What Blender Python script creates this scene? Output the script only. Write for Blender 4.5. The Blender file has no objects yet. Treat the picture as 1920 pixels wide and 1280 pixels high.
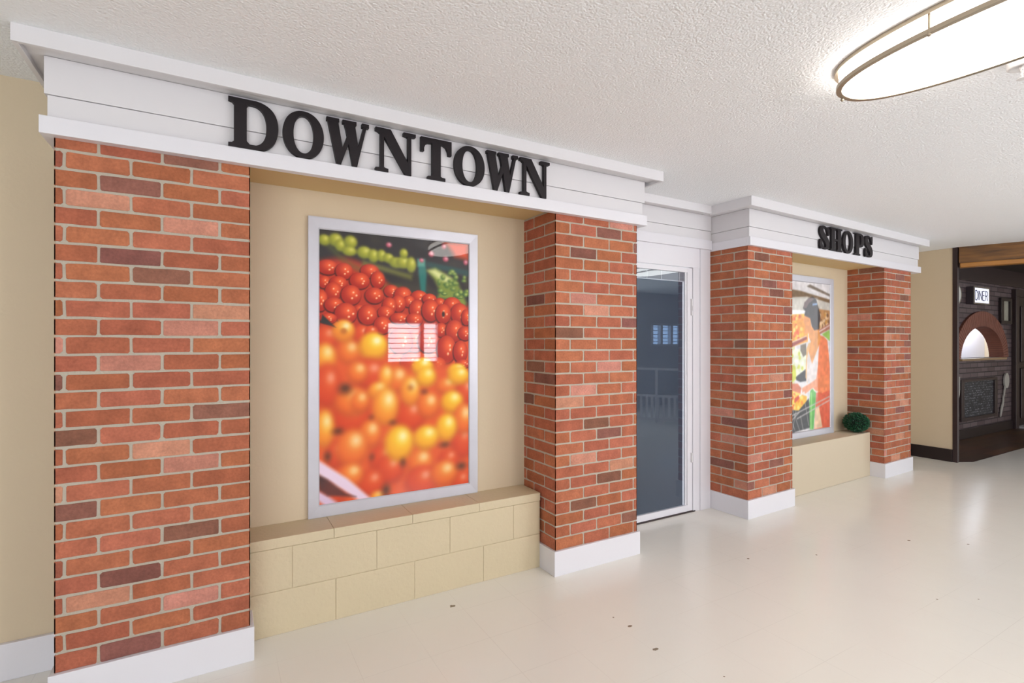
import bpy, bmesh, math, random
import numpy as np
from mathutils import Vector, Matrix
from mathutils.geometry import tessellate_polygon
PI = math.pi
SC = bpy.context.scene
COL = SC.collection
random.seed(7)

# ---------------------------------------------------------------- camera, world, light, exposure
cam_data = bpy.data.cameras.new('camera')
cam = bpy.data.objects.new('camera', cam_data)
COL.objects.link(cam)
cam.location = (0.0, -2.6, 1.4309)
cam.rotation_euler = (PI/2, 0, -0.521)
cam_data.sensor_width = 36
cam_data.lens = 961.816/1920*36
cam_data.shift_y = 2.26/1920
cam_data.clip_start = 0.05
SC.camera = cam

world = bpy.data.worlds.new('world')
SC.world = world
world.use_nodes = True
wb = world.node_tree.nodes['Background']
wb.inputs[0].default_value = (0.94, 0.97, 1.0, 1)
PW = dict(world=2.15, lamp_a=8.0, lamp_b=4.0, front=54, left=46, far=3, exposure=0.35)
wb.inputs[1].default_value = PW['world']

SC.view_settings.view_transform = 'Standard'
SC.view_settings.look = 'None'
SC.view_settings.gamma = 1
SC.view_settings.use_curve_mapping = False
SC.view_settings.exposure = PW['exposure']

def area(name, loc, rot, sx, sy, power, color=(1, 1, 1)):
    d = bpy.data.lights.new(name, 'AREA')
    d.shape = 'RECTANGLE'; d.size = sx; d.size_y = sy; d.energy = power; d.color = color
    o = bpy.data.objects.new(name, d); COL.objects.link(o)
    o.location = loc; o.rotation_euler = rot
    return o
# added fill lights, unseen, behind the camera to its right and left
area('fill_front', (6.0, -5.2, 1.3), (PI/2+0.35, 0, 0), 3.1, 2.2, PW['front'], (0.88, 0.94, 1.0))
area('fill_left', (-1.9, -5.2, 1.2), (PI/2, 0, 0), 3.2, 2.2, PW['left'], (0.90, 0.95, 1.0))
area('fill_far', (11.4, -5.0, 1.5), (PI/2, 0, math.radians(30)), 3.0, 2.0, PW['far'], (0.88, 0.94, 1.0))

# ---------------------------------------------------------------- materials
def srgb(r, g, b):
    f = lambda c: (c/255)/12.92 if c/255 <= 0.04045 else (((c/255)+0.055)/1.055)**2.4
    return (f(r), f(g), f(b), 1.0)

def mat(name, col, rough=0.6, metal=0.0, spec=0.5, coat=0.0, bump=None, var=None, emit=None):
    """col linear rgba; bump=(scale, strength, detail); var=(scale, amount)"""
    m = bpy.data.materials.new(name); m.use_nodes = True
    nt = m.node_tree; N = nt.nodes; L = nt.links
    b = N['Principled BSDF']
    b.inputs['Base Color'].default_value = col
    b.inputs['Roughness'].default_value = rough
    b.inputs['Metallic'].default_value = metal
    b.inputs['Specular IOR Level'].default_value = spec
    b.inputs['Coat Weight'].default_value = coat
    b.inputs['Coat Roughness'].default_value = 0.02
    tc = N.new('ShaderNodeTexCoord')
    if bump:
        n = N.new('ShaderNodeTexNoise'); n.inputs['Scale'].default_value = bump[0]
        n.inputs['Detail'].default_value = bump[2] if len(bump) > 2 else 3
        bp = N.new('ShaderNodeBump'); bp.inputs['Strength'].default_value = bump[1]
        bp.inputs['Distance'].default_value = 0.01
        L.new(tc.outputs['Object'], n.inputs['Vector']); L.new(n.outputs['Fac'], bp.inputs['Height'])
        L.new(bp.outputs['Normal'], b.inputs['Normal'])
    if var:
        n = N.new('ShaderNodeTexNoise'); n.inputs['Scale'].default_value = var[0]; n.inputs['Detail'].default_value = 4
        mx = N.new('ShaderNodeMix'); mx.data_type = 'RGBA'
        mx.inputs[6].default_value = tuple(c*(1-var[1]) for c in col[:3])+(1,)
        mx.inputs[7].default_value = tuple(min(1, c*(1+var[1])) for c in col[:3])+(1,)
        L.new(tc.outputs['Object'], n.inputs['Vector']); L.new(n.outputs['Fac'], mx.inputs[0])
        L.new(mx.outputs[2], b.inputs['Base Color'])
    if emit:
        b.inputs['Emission Color'].default_value = emit[0]; b.inputs['Emission Strength'].default_value = emit[1]
    return m

def attr_mat(name, attr, rough, coat=0.0, noise=None, bump=None, spec=0.5, cr=0.02):
    m = mat(name, (1, 1, 1, 1), rough, coat=coat, bump=bump, spec=spec)
    nt = m.node_tree; N = nt.nodes; L = nt.links; b = N['Principled BSDF']
    b.inputs['Coat Roughness'].default_value = cr
    a = N.new('ShaderNodeAttribute'); a.attribute_name = attr
    out = a.outputs['Color']
    if noise:
        tc = [n for n in N if n.type == 'TEX_COORD'][0]
        prev = out
        for sc, lo, hi in noise:
            n = N.new('ShaderNodeTexNoise'); n.inputs['Scale'].default_value = sc; n.inputs['Detail'].default_value = 5
            L.new(tc.outputs['Object'], n.inputs['Vector'])
            mr = N.new('ShaderNodeMapRange'); mr.inputs['From Min'].default_value = 0.3; mr.inputs['From Max'].default_value = 0.7
            mr.inputs['To Min'].default_value = lo; mr.inputs['To Max'].default_value = hi
            L.new(n.outputs['Fac'], mr.inputs['Value'])
            mu = N.new('ShaderNodeVectorMath'); mu.operation = 'SCALE'
            L.new(prev, mu.inputs[0]); L.new(mr.outputs['Result'], mu.inputs['Scale'])
            prev = mu.outputs[0]
        out = prev
    L.new(out, b.inputs['Base Color'])
    return m

M_WHITE = mat('white_paint', srgb(220, 217, 219), 0.45)
M_WHITE2 = mat('white_paint_satin', srgb(226, 224, 229), 0.3)
M_TAN = mat('tan_wall_paint', srgb(211, 193, 164), 0.7, bump=(60, 0.08))
M_PALE = mat('pale_wall_paint', srgb(205, 202, 200), 0.7)
M_SOFFIT = mat('tan_bounce_tinted', srgb(214, 186, 134), 0.7)  # wall tan with the warm bounced light mixed into the colour
M_MORTAR = mat('mortar', srgb(184, 174, 158), 0.9, bump=(120, 0.4), var=(30, 0.08))
M_BRICK = attr_mat('brick', 'tint', 0.82, noise=[(14, 0.82, 1.16), (90, 0.86, 1.12)], bump=(90, 0.35, 6), spec=0.3)
M_BLOCK = mat('painted_block', srgb(208, 192, 160), 0.55, bump=(45, 0.35, 6), var=(3, 0.04))
M_LEDGE = mat('painted_ledge', srgb(204, 189, 164), 0.6, bump=(30, 0.1))
M_BLACK = mat('black_letter', srgb(27, 20, 24), 0.55, spec=0.35)
M_ALU = mat('brushed_aluminium', srgb(200, 200, 208), 0.38, metal=0.35, bump=(25, 0.03), var=(12, 0.05))
M_PRINT = attr_mat('glossy_print', 'paint', 0.5, coat=0.6, spec=0.3)
M_NICKEL = mat('brushed_nickel', srgb(170, 158, 140), 0.35, metal=0.8)
def glow(L_): return mat('lamp_diffuser', srgb(255, 245, 230), 0.5, emit=((1.0, 0.95, 0.90, 1), L_))
M_DARKWOOD = mat('dark_brown_wood', srgb(52, 38, 38), 0.4, var=(6, 0.25))
M_BLACKTRIM = mat('black_brown_trim', srgb(38, 26, 26), 0.4)
M_SPRINK = mat('white_metal', srgb(225, 223, 222), 0.35)
M_CHROME = mat('polished_metal', srgb(200, 196, 190), 0.25, metal=0.9)

def bsdf(m): return m.node_tree.nodes['Principled BSDF']

# ---------------------------------------------------------------- mesh helpers
def box(bm, x0, x1, y0, y1, z0, z1, bev=0.0, mi=0):
    vs = [bm.verts.new(p) for p in ((x0,y0,z0),(x1,y0,z0),(x1,y1,z0),(x0,y1,z0),(x0,y0,z1),(x1,y0,z1),(x1,y1,z1),(x0,y1,z1))]
    fs = [bm.faces.new([vs[i] for i in f]) for f in ((0,3,2,1),(4,5,6,7),(0,1,5,4),(1,2,6,5),(2,3,7,6),(3,0,4,7))]
    for f in fs: f.material_index = mi
    if bev:
        es = list({e for f in fs for e in f.edges})
        r = bmesh.ops.bevel(bm, geom=es, offset=bev, segments=2, profile=0.5, affect='EDGES')
        for f in r['faces']: f.material_index = mi

def link(name, bm, mats, parent=None, smooth=False):
    me = bpy.data.meshes.new(name)
    bm.normal_update(); bm.to_mesh(me); bm.free()
    for m in (mats if isinstance(mats, (list, tuple)) else [mats]): me.materials.append(m)
    if smooth:
        for p in me.polygons: p.use_smooth = True
    o = bpy.data.objects.new(name, me); COL.objects.link(o)
    if parent: o.parent = parent
    return o

def boxes(name, m, lst, parent=None, bev=0.0):
    bm = bmesh.new()
    for b in lst: box(bm, *b, bev=bev)
    return link(name, bm, m, parent)

def tag(o, label=None, cat=None, group=None, kind=None):
    if label: o['label'] = label
    if cat: o['category'] = cat
    if group: o['group'] = group
    if kind: o['kind'] = kind
    return o

def empty(name, loc=(0, 0, 0), rz=0.0):
    o = bpy.data.objects.new(name, None); COL.objects.link(o)
    o.empty_display_size = 0.1; o.location = loc; o.rotation_euler = (0, 0, rz)
    return o

def structure(o): o['kind'] = 'structure'; return o

def prism(bm, outer, holes, to3, t, mi=0):
    """outline in 2-D -> solid; to3(a, b, d) gives the point at depth d"""
    loops = [outer]+list(holes)
    flat = [p for l in loops for p in l]
    tris = tessellate_polygon([[Vector((p[0], p[1], 0)) for p in l] for l in loops])
    A = [bm.verts.new(to3(p[0], p[1], 0)) for p in flat]
    B = [bm.verts.new(to3(p[0], p[1], t)) for p in flat]
    for a, b, c in tris:
        try:
            f = bm.faces.new((A[a], A[b], A[c])); f.material_index = mi
            f = bm.faces.new((B[c], B[b], B[a])); f.material_index = mi
        except ValueError: pass
    i = 0
    for l in loops:
        n = len(l)
        for k in range(n):
            a, b = i+k, i+(k+1) % n
            f = bm.faces.new((A[a], A[b], B[b], B[a])); f.material_index = mi
        i += n
    bmesh.ops.recalc_face_normals(bm, faces=bm.faces[:])

def tube(bm, pts, r, n=10, closed=False, mi=0):
    rings = []
    m = len(pts)
    for i, p in enumerate(pts):
        p = Vector(p)
        a = Vector(pts[(i-1) % m]) if (closed or i > 0) else p
        b = Vector(pts[(i+1) % m]) if (closed or i < m-1) else p
        d = (b-a).normalized()
        u = d.cross(Vector((0, 0, 1)))
        if u.length < 1e-3: u = d.cross(Vector((1, 0, 0)))
        u.normalize(); w = d.cross(u)
        rings.append([bm.verts.new(p+u*r*math.cos(2*PI*k/n)+w*r*math.sin(2*PI*k/n)) for k in range(n)])
    for i in range(m if closed else m-1):
        A, B = rings[i], rings[(i+1) % m]
        for k in range(n):
            bm.faces.new((A[k], A[(k+1) % n], B[(k+1) % n], B[k])).material_index = mi
    if not closed:
        bm.faces.new(rings[0][::-1]).material_index = mi; bm.faces.new(rings[-1]).material_index = mi

def lathe(bm, prof, c, n=24, mi=0):
    rings = [[bm.verts.new((c[0]+r*math.cos(2*PI*k/n), c[1]+r*math.sin(2*PI*k/n), c[2]+z)) for k in range(n)] for r, z in prof]
    for A, B in zip(rings, rings[1:]):
        for k in range(n): bm.faces.new((A[k], A[(k+1) % n], B[(k+1) % n], B[k])).material_index = mi
    bm.faces.new(rings[0][::-1]).material_index = mi; bm.faces.new(rings[-1]).material_index = mi

ZC = 2.568                       # ceiling
O2 = (3.7332, 0.061); TH2 = math.atan(0.0353)   # second shop front stands slightly turned
def L2(u, v, z=0.0):
    c, s = math.cos(TH2), math.sin(TH2)
    return (O2[0]+u*c-v*s, O2[1]+u*s+v*c, z)

# ---------------------------------------------------------------- room shell
def poly_obj(name, m, pts, z0, z1):
    bm = bmesh.new()
    prism(bm, pts, [], lambda a, b, d: (a, b, z0+d), z1-z0)
    return structure(link(name, bm, m))

def floor_material():
    m = mat('vinyl_tile', srgb(226, 214, 196), 0.2, spec=0.5)
    nt = m.node_tree; N = nt.nodes; L = nt.links; b = bsdf(m)
    tc = N.new('ShaderNodeTexCoord')
    n1 = N.new('ShaderNodeTexNoise'); n1.inputs['Scale'].default_value = 1.6; n1.inputs['Detail'].default_value = 5
    L.new(tc.outputs['Object'], n1.inputs['Vector'])
    mx = N.new('ShaderNodeMix'); mx.data_type = 'RGBA'
    mx.inputs[6].default_value = srgb(233, 228, 219); mx.inputs[7].default_value = srgb(238, 235, 226)
    L.new(n1.outputs['Fac'], mx.inputs[0])
    # tile seams
    mp = N.new('ShaderNodeMapping'); mp.inputs['Location'].default_value = (-0.232, 0.997, 0)
    L.new(tc.outputs['Object'], mp.inputs['Vector'])
    sx = N.new('ShaderNodeSeparateXYZ'); L.new(mp.outputs['Vector'], sx.inputs[0])
    seams = []
    for ax in ('X', 'Y'):
        d = N.new('ShaderNodeMath'); d.operation = 'DIVIDE'; d.inputs[1].default_value = 0.3048
        L.new(sx.outputs[ax], d.inputs[0])
        fr = N.new('ShaderNodeMath'); fr.operation = 'PINGPONG'; fr.inputs[1].default_value = 0.5
        L.new(d.outputs[0], fr.inputs[0])
        lt = N.new('ShaderNodeMath'); lt.operation = 'LESS_THAN'; lt.inputs[1].default_value = 0.0032
        L.new(fr.outputs[0], lt.inputs[0]); seams.append(lt)
    mxs = N.new('ShaderNodeMath'); mxs.operation = 'MAXIMUM'
    L.new(seams[0].outputs[0], mxs.inputs[0]); L.new(seams[1].outputs[0], mxs.inputs[1])
    n2 = N.new('ShaderNodeTexNoise'); n2.inputs['Scale'].default_value = 1.1
    L.new(tc.outputs['Object'], n2.inputs['Vector'])
    mr = N.new('ShaderNodeMapRange'); mr.inputs['From Min'].default_value = 0.45; mr.inputs['From Max'].default_value = 0.62
    mr.inputs['To Min'].default_value = 0.02; mr.inputs['To Max'].default_value = 0.16
    L.new(n2.outputs['Fac'], mr.inputs['Value'])
    mul = N.new('ShaderNodeMath'); mul.operation = 'MULTIPLY'
    L.new(mxs.outputs[0], mul.inputs[0]); L.new(mr.outputs['Result'], mul.inputs[1])
    m2 = N.new('ShaderNodeMix'); m2.data_type = 'RGBA'; m2.inputs[7].default_value = srgb(120, 105, 90)
    L.new(mul.outputs[0], m2.inputs[0]); L.new(mx.outputs[2], m2.inputs[6])
    # scuffs and chips worn into the tile at fixed places
    last = None
    n3 = N.new('ShaderNodeTexNoise'); n3.inputs['Scale'].default_value = 60
    L.new(tc.outputs['Object'], n3.inputs['Vector'])
    for (x, y, r, sxx) in SCUFFS:
        r *= 0.85
        mp2 = N.new('ShaderNodeMapping'); mp2.vector_type = 'POINT'
        mp2.inputs['Location'].default_value = (-x*sxx, -y, 0); mp2.inputs['Scale'].default_value = (sxx, 1, 1)
        L.new(tc.outputs['Object'], mp2.inputs['Vector'])
        ln = N.new('ShaderNodeVectorMath'); ln.operation = 'LENGTH'; L.new(mp2.outputs['Vector'], ln.inputs[0])
        ad = N.new('ShaderNodeMath'); ad.operation = 'MULTIPLY_ADD'; ad.inputs[1].default_value = r*1.6; ad.inputs[2].default_value = -r*0.8
        L.new(n3.outputs['Fac'], ad.inputs[0])
        s2 = N.new('ShaderNodeMath'); s2.operation = 'ADD'; L.new(ad.outputs[0], s2.inputs[0]); L.new(ln.outputs['Value'], s2.inputs[1])
        lt = N.new('ShaderNodeMath'); lt.operation = 'LESS_THAN'; lt.inputs[1].default_value = r
        L.new(s2.outputs[0], lt.inputs[0])
        if last is None: last = lt
        else:
            mm = N.new('ShaderNodeMath'); mm.operation = 'MAXIMUM'
            L.new(last.outputs[0], mm.inputs[0]); L.new(lt.outputs[0], mm.inputs[1]); last = mm
    m3 = N.new('ShaderNodeMix'); m3.data_type = 'RGBA'; m3.inputs[7].default_value = srgb(140, 124, 106)
    L.new(last.outputs[0], m3.inputs[0]); L.new(m2.outputs[2], m3.inputs[6])
    L.new(m3.outputs[2], b.inputs['Base Color'])
    n5 = N.new('ShaderNodeTexNoise'); n5.inputs['Scale'].default_value = 5
    L.new(tc.outputs['Object'], n5.inputs['Vector'])
    bp = N.new('ShaderNodeBump'); bp.inputs['Strength'].default_value = 0.06; bp.inputs['Distance'].default_value = 0.02
    L.new(n5.outputs['Fac'], bp.inputs['Height']); L.new(bp.outputs['Normal'], b.inputs['Normal'])
    return m
SCUFFS = [(1.106,-0.021,0.013,0.7),(1.807,-0.648,0.009,0.6),(1.773,-0.856,0.010,0.5),(3.051,-0.43,0.008,0.7),(4.338,-0.81,0.010,0.6),(3.504,-0.621,0.007,1),(1.884,-1.145,0.005,1),(3.482,-1.298,0.006,1),(3.684,-1.413,0.005,1),(1.789,-0.544,0.005,1),(4.623,-1.052,0.008,0.6)]
M_FLOOR = floor_material()

def wood_floor():
    m = mat('dark_wood_floor', srgb(84, 56, 42), 0.3)
    nt = m.node_tree; N = nt.nodes; L = nt.links
    tc = N.new('ShaderNodeTexCoord')
    br = N.new('ShaderNodeTexBrick'); br.inputs['Scale'].default_value = 1
    br.inputs['Brick Width'].default_value = 0.9; br.inputs['Row Height'].default_value = 0.13; br.inputs['Mortar Size'].default_value = 0.003
    br.inputs['Color1'].default_value = srgb(124, 86, 56); br.inputs['Color2'].default_value = srgb(72, 46, 36); br.inputs['Mortar'].default_value = srgb(30, 20, 18)
    L.new(tc.outputs['Object'], br.inputs['Vector'])
    n = N.new('ShaderNodeTexNoise'); n.inputs['Scale'].default_value = 3; L.new(tc.outputs['Object'], n.inputs['Vector'])
    mx = N.new('ShaderNodeMix'); mx.data_type = 'RGBA'; mx.blend_type = 'MULTIPLY'; mx.inputs[0].default_value = 0.5
    L.new(br.outputs['Color'], mx.inputs[6]); L.new(n.outputs['Color'], mx.inputs[7])
    L.new(mx.outputs[2], bsdf(m).inputs['Base Color'])
    return m

def ceiling_material():
    m = mat('stippled_ceiling', srgb(243, 245, 247), 0.85, spec=0.2)
    nt = m.node_tree; N = nt.nodes; L = nt.links
    tc = N.new('ShaderNodeTexCoord')
    v = N.new('ShaderNodeTexVoronoi'); v.inputs['Scale'].default_value = 110
    n = N.new('ShaderNodeTexNoise'); n.inputs['Scale'].default_value = 85; n.inputs['Detail'].default_value = 6
    L.new(tc.outputs['Object'], v.inputs['Vector']); L.new(tc.outputs['Object'], n.inputs['Vector'])
    a = N.new('ShaderNodeMath'); a.operation = 'SUBTRACT'
    L.new(n.outputs['Fac'], a.inputs[0])
    s = N.new('ShaderNodeMath'); s.operation = 'MULTIPLY'; s.inputs[1].default_value = 0.5
    L.new(v.outputs['Distance'], s.inputs[0]); L.new(s.outputs[0], a.inputs[1])
    # broad noise, left unlinked; the bump is even over the whole ceiling
    n2 = N.new('ShaderNodeTexNoise'); n2.inputs['Scale'].default_value = 0.5
    L.new(tc.outputs['Object'], n2.inputs['Vector'])
    bp = N.new('ShaderNodeBump'); bp.inputs['Strength'].default_value = 0.42; bp.inputs['Distance'].default_value = 0.014
    L.new(a.outputs[0], bp.inputs['Height']); L.new(bp.outputs['Normal'], bsdf(m).inputs['Normal'])
    return m
M_CEIL = ceiling_material()

# floor: cream tile up to the diner's wood floor
poly_obj('floor', M_FLOOR, [(-6, -6.5), (14, -6.5), (14, 0.0), (7.86, -0.018), (7.69, 0.08), (7.69, 0.65), (-6, 0.65)], -0.1, 0.0)
poly_obj('floor_diner', wood_floor(), [(14, 0.0), (14, 1.9), (7.69, 1.9), (7.69, 0.08), (7.86, -0.018)], -0.1, 0.0)
poly_obj('ceiling', M_CEIL, [(-6, -6.5), (10.166, -6.5), (7.646, 0.056), (7.646, 0.9), (-6, 0.9)], ZC, ZC+0.1)
M_DCEIL = mat('dark_ceiling', srgb(52, 42, 38), 0.6)
poly_obj('ceiling_diner', M_DCEIL, [(10.166, -6.5), (14, -6.5), (14, 1.9), (7.646, 1.9), (7.646, 0.056)], ZC+0.05, ZC+0.1)

bm = bmesh.new()
box(bm, -6, 2.52, 0.37, 0.6, 0, ZC)
structure(link('wall_back', bm, M_TAN))
bm = bmesh.new()
box(bm, 0.02, 2.73, 0.36, 0.55, 0, ZC)
w = structure(link('wall_shops', bm, M_TAN)); w.location = (O2[0], O2[1], 0); w.rotation_euler = (0, 0, TH2)
structure(boxes('wall_corner', M_TAN, [(6.45, 7.65, 0.60, 0.8, 0, ZC)]))
structure(boxes('wall_right', M_TAN, [(7.65, 7.69, 0.107, 0.9, 0, ZC)]))
structure(boxes('baseboard_right', M_BLACKTRIM, [(7.632, 7.65, 0.107, 0.60, 0, 0.15)], bev=0.002))
structure(boxes('baseboard_left', M_WHITE2, [(-6, -0.5482, 0.348, 0.37, 0, 0.156)], bev=0.002))
structure(boxes('baseboard_corner', M_BLACKTRIM, [(6.6, 7.63, 0.585, 0.60, 0, 0.15)], bev=0.002))
# hall side behind the camera, seen only as reflections
FY = -5.15
bm = bmesh.new()
W1 = (2.42, 3.40, 1.06, 1.82); W2_ = (8.6, 9.6, 1.35, 1.88)
def wall_with_holes(bm, x0, x1, y0, y1, z0, z1, holes):
    xs = x0
    for h in sorted(holes):
        box(bm, xs, h[0], y0, y1, z0, z1); box(bm, h[0], h[1], y0, y1, z0, h[2]); box(bm, h[0], h[1], y0, y1, h[3], z1); xs = h[1]
    box(bm, xs, x1, y0, y1, z0, z1)
wall_with_holes(bm, -6, 9.9, FY-0.15, FY, 0, ZC, [(-3.6, -0.2, 0.3, 2.5), W1, (4.45, 7.55, 0.3, 2.5), W2_])  # tall openings added to let the fill light in
structure(link('wall_front', bm, M_PALE))
structure(boxes('wall_left', M_PALE, [(-6.1, -6, -5.2, 0.5, 0, ZC)]))  # unseen end wall, added to cut the light from the left
structure(boxes('wall_end', M_TAN, [(13.8, 14, -3.5, 1.9, 0, ZC+0.05)]))  # unseen end wall, added to keep outside light off the diner
def sky_pane(name, col, s):
    return mat(name, (0.02, 0.02, 0.02, 1), 0.3, emit=(col, s))
for i, (W, colr, s, nx) in enumerate(((W1, (1.0, 0.96, 1.0, 1), 22.0, (0.66,)), (W2_, (0.45, 0.65, 1.0, 1), 3.0, (0.33, 0.66)))):
    fr = structure(boxes('window_%d' % (i+1), M_WHITE2, [(W[0], W[0]+0.05, FY-0.1, FY+0.02, W[2], W[3]), (W[1]-0.05, W[1], FY-0.1, FY+0.02, W[2], W[3]),
        (W[0], W[1], FY-0.1, FY+0.02, W[2], W[2]+0.05), (W[0], W[1], FY-0.1, FY+0.02, W[3]-0.05, W[3])]
        + [(W[0]+(W[1]-W[0])*t-0.035, W[0]+(W[1]-W[0])*t+0.035, FY-0.09, FY+0.01, W[2], W[3]) for t in nx]))
    boxes('pane', sky_pane('daylit_pane_%d' % i, colr, s), [(W[0], W[1], FY-0.12, FY-0.11, W[2], W[3])], fr)
    bl = []
    z = W[2]+0.1
    while z < W[3]-0.05:
        bl.append((W[0]+0.05, W[1]-0.05, FY-0.06, FY-0.05, z, z+0.012)); z += 0.085
    boxes('blind', M_NICKEL, bl, fr)
# white picket railing further down the hall
r = empty('railing', (6.8, -3.24, 0), math.atan2(0.515, 0.286))
tag(r, 'white picket railing seen in the dark door glass', 'railing')
boxes('handrail', M_WHITE, [(-1.4, 1.4, -0.025, 0.025, 0.94, 0.98), (-1.4, 1.4, -0.02, 0.02, 0.04, 0.09), (-1.4, 1.4, -0.02, 0.02, 0.46, 0.5)], r)
boxes('pickets', M_WHITE, [(-1.38+k*0.1, -1.34+k*0.1, -0.015, 0.015, 0.09, 0.46) for k in range(28)], r)
for x in (-1.4, 0, 1.36): boxes('post', M_WHITE, [(x, x+0.04, -0.02, 0.02, 0, 0.96)], r)

# ---------------------------------------------------------------- brick columns
BR = {'n': (174, 102, 74), 'd': (136, 88, 74), 'p': (194, 132, 110), 'm': (162, 94, 70)}
def brick_tint(k):
    c = [v/255 for v in BR[k]]
    j = random.uniform(-0.035, 0.035); h = random.uniform(-0.012, 0.012)
    lin = srgb(255*(c[0]+j), 255*(c[1]+j*0.8+h), 255*(c[2]+j*0.8-h))
    return lin
ZB = 0.1527; CH = 0.07243; HM = 0.1053; MW = 0.0105; ZS = 2.26

def brick_face(bm, lay, org, dr, nr, length, joints, row_pat, rnd):
    """one face of a column: rows of bricks standing 4 mm proud of the mortar"""
    for r in range(29):
        z0 = ZB+r*CH; z1 = min(z0+CH, ZS)
        if z1-z0 < 0.02: continue
        js = [0.0]+[j for j in joints[r % 2] if 0.02 < j < length-0.02]+[length]
        pat = row_pat[r] if row_pat else ''
        for i in range(len(js)-1):
            a0 = js[i]+(MW/2 if i > 0 else 0.0); a1 = js[i+1]-(MW/2 if i < len(js)-2 else 0.0)
            if a1-a0 < 0.006: continue
            if i < len(pat): k = pat[i]
            else:
                q = rnd.random(); k = 'd' if q < 0.09 else 'p' if q < 0.15 else 'm' if q < 0.3 else 'n'
            t = brick_tint(k)
            c0, c1 = z0+MW/2+rnd.uniform(-.001, .001), z1-MW/2+rnd.uniform(-.001, .001)
            if r == 0: c0 = z0
            cr = min(rnd.uniform(0.002, 0.008), (a1-a0)/3)
            lj = lambda: rnd.uniform(-0.0013, 0.0013)
            el = 0 if i == 0 else 1; er = 0 if i == len(js)-2 else 1
            P = []
            if el: P += [(a0+lj(), c0+cr), (a0+cr, c0+lj())]
            else: P += [(a0, c0)]
            P += [(a0+(a1-a0)*q, c0+lj()) for q in (0.33, 0.66)]
            if er: P += [(a1-cr, c0+lj()), (a1+lj(), c0+cr), (a1+lj(), c1-cr), (a1-cr, c1+lj())]
            else: P += [(a1, c0), (a1, c1)]
            P += [(a0+(a1-a0)*q, c1+lj()) for q in (0.66, 0.33)]
            if el: P += [(a0+cr, c1+lj()), (a0+lj(), c1-cr)]
            else: P += [(a0, c1)]
            cxx, czz = (a0+a1)/2, (c0+c1)/2
            def put(p, d, s):
                a = cxx+(p[0]-cxx)*s; z = czz+(p[1]-czz)*s
                if p[0] in (a0, a1): a = p[0]
                return bm.verts.new((org[0]+dr[0]*a+nr[0]*d, org[1]+dr[1]*a+nr[1]*d, z))
            A = [put(p, -0.004, 1) for p in P]
            F = [put(p, -0.0009, 1) for p in P]
            T = [put((min(max(p[0], a0+0.0015), a1-0.0015) if (el and p[0] < cxx) or (er and p[0] > cxx) else p[0], min(max(p[1], c0+0.0018), c1-0.0018)), 0.0, 1) for p in P]
            fs = []
            n = len(P)
            for q in range(n):
                fs.append(bm.faces.new((A[q], A[(q+1) % n], F[(q+1) % n], F[q])))
                fs.append(bm.faces.new((F[q], F[(q+1) % n], T[(q+1) % n], T[q])))
            fs.append(bm.faces.new(T))
            for f in fs:
                f.material_index = 1
                for lp in f.loops: lp[lay] = t

def make_column(label, loc, rz, w, depth, off, pat=None, spat=None, seed=1, left_wall=0.37):
    root = empty('brick_column', loc, rz)
    tag(root, label, 'column', 'brick columns of the shop fronts')
    rnd = random.Random(seed)
    bm = bmesh.new()
    lay = bm.loops.layers.float_color.new('tint')
    box(bm, 0.003, w-0.003, 0.003, depth, ZB-0.01, ZS, mi=0)
    ja = [off+HM*k for k in (-1, 1, 3, 5, 7)]; jb = [off+HM*k for k in (0, 2, 4, 6)]
    brick_face(bm, lay, (0, 0), (1, 0), (0, -1), w, (ja, jb), pat, rnd)
    # side faces (distance from the front corner)
    def side(org, dr, nr, flip):
        sj = ([0.247], [0.123, 0.34])
        if flip: sj = tuple([depth-j for j in js][::-1] for js in sj)
        brick_face(bm, lay, org, dr, nr, depth, sj, spat if flip else None, rnd)
    side((0, depth), (0, -1), (-1, 0), True)
    side((w, 0), (0, 1), (1, 0), False)
    bmesh.ops.recalc_face_normals(bm, faces=bm.faces[:])
    link('brick_shaft', bm, [M_MORTAR, M_BRICK], root)
    p = 0.016
    boxes('plinth', M_WHITE2, [(-p, w+p, -p, depth, 0, ZB-0.001)], root, bev=0.0015)
    return root

P1 = ['ndnn','nnnn','nnpn','npnn','ndnn','mnnn','nndn','nnnn','dnnn','pnnn','nnpn','nnpn','dnnn','nnnd','nnnn','dnnn','npnn','pnnn','nnpn','nnnp','nnnn','nndn','ndnn','nnnn','nnpn','npnn','ndnn','mnnn','nndn']
P2C = ['nnnn','nnnd','nnnn','ndnn','nnnn','nndn','nnpn','npnn','nnnn','nndn','ndnn','nnnn','pnnn','npnn','nnnn','nnpn','nnnn','nnnn','dnnn','nnnd','npnn','npnn','nnnn','nnnm','nnnn','ndnn','nnnd','nndn','nnpn']
S2C = ['nn']*29
S2C = [list(s) for s in S2C]
for r_, i_ in ((21, 1), (15, 1), (14, 1), (12, 0)): S2C[r_][i_] = 'd'
S2C = [''.join(s)+'nn' for s in S2C]
make_column('brick column at the left end, under the start of the DOWNTOWN sign', (-0.5482, 0, 0), 0, 0.6758, 0.37, 0.0301, P1, None, 3)
make_column('brick column left of the dark glass door, right of the tomato poster', (1.7992, 0, 0), 0, 0.6701, 0.37, 0.1134, P2C, S2C, 5)
make_column('brick column just right of the dark glass door', (O2[0], O2[1], 0), TH2, 0.648, 0.36, 0.096, None, None, 11)
c4 = L2(2.381, 0)
make_column('farthest brick column, at the right end of the SHOPS fascia beside the small green ball', (c4[0], c4[1], 0), TH2, 0.640, 0.36, 0.06, None, None, 19)

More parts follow.
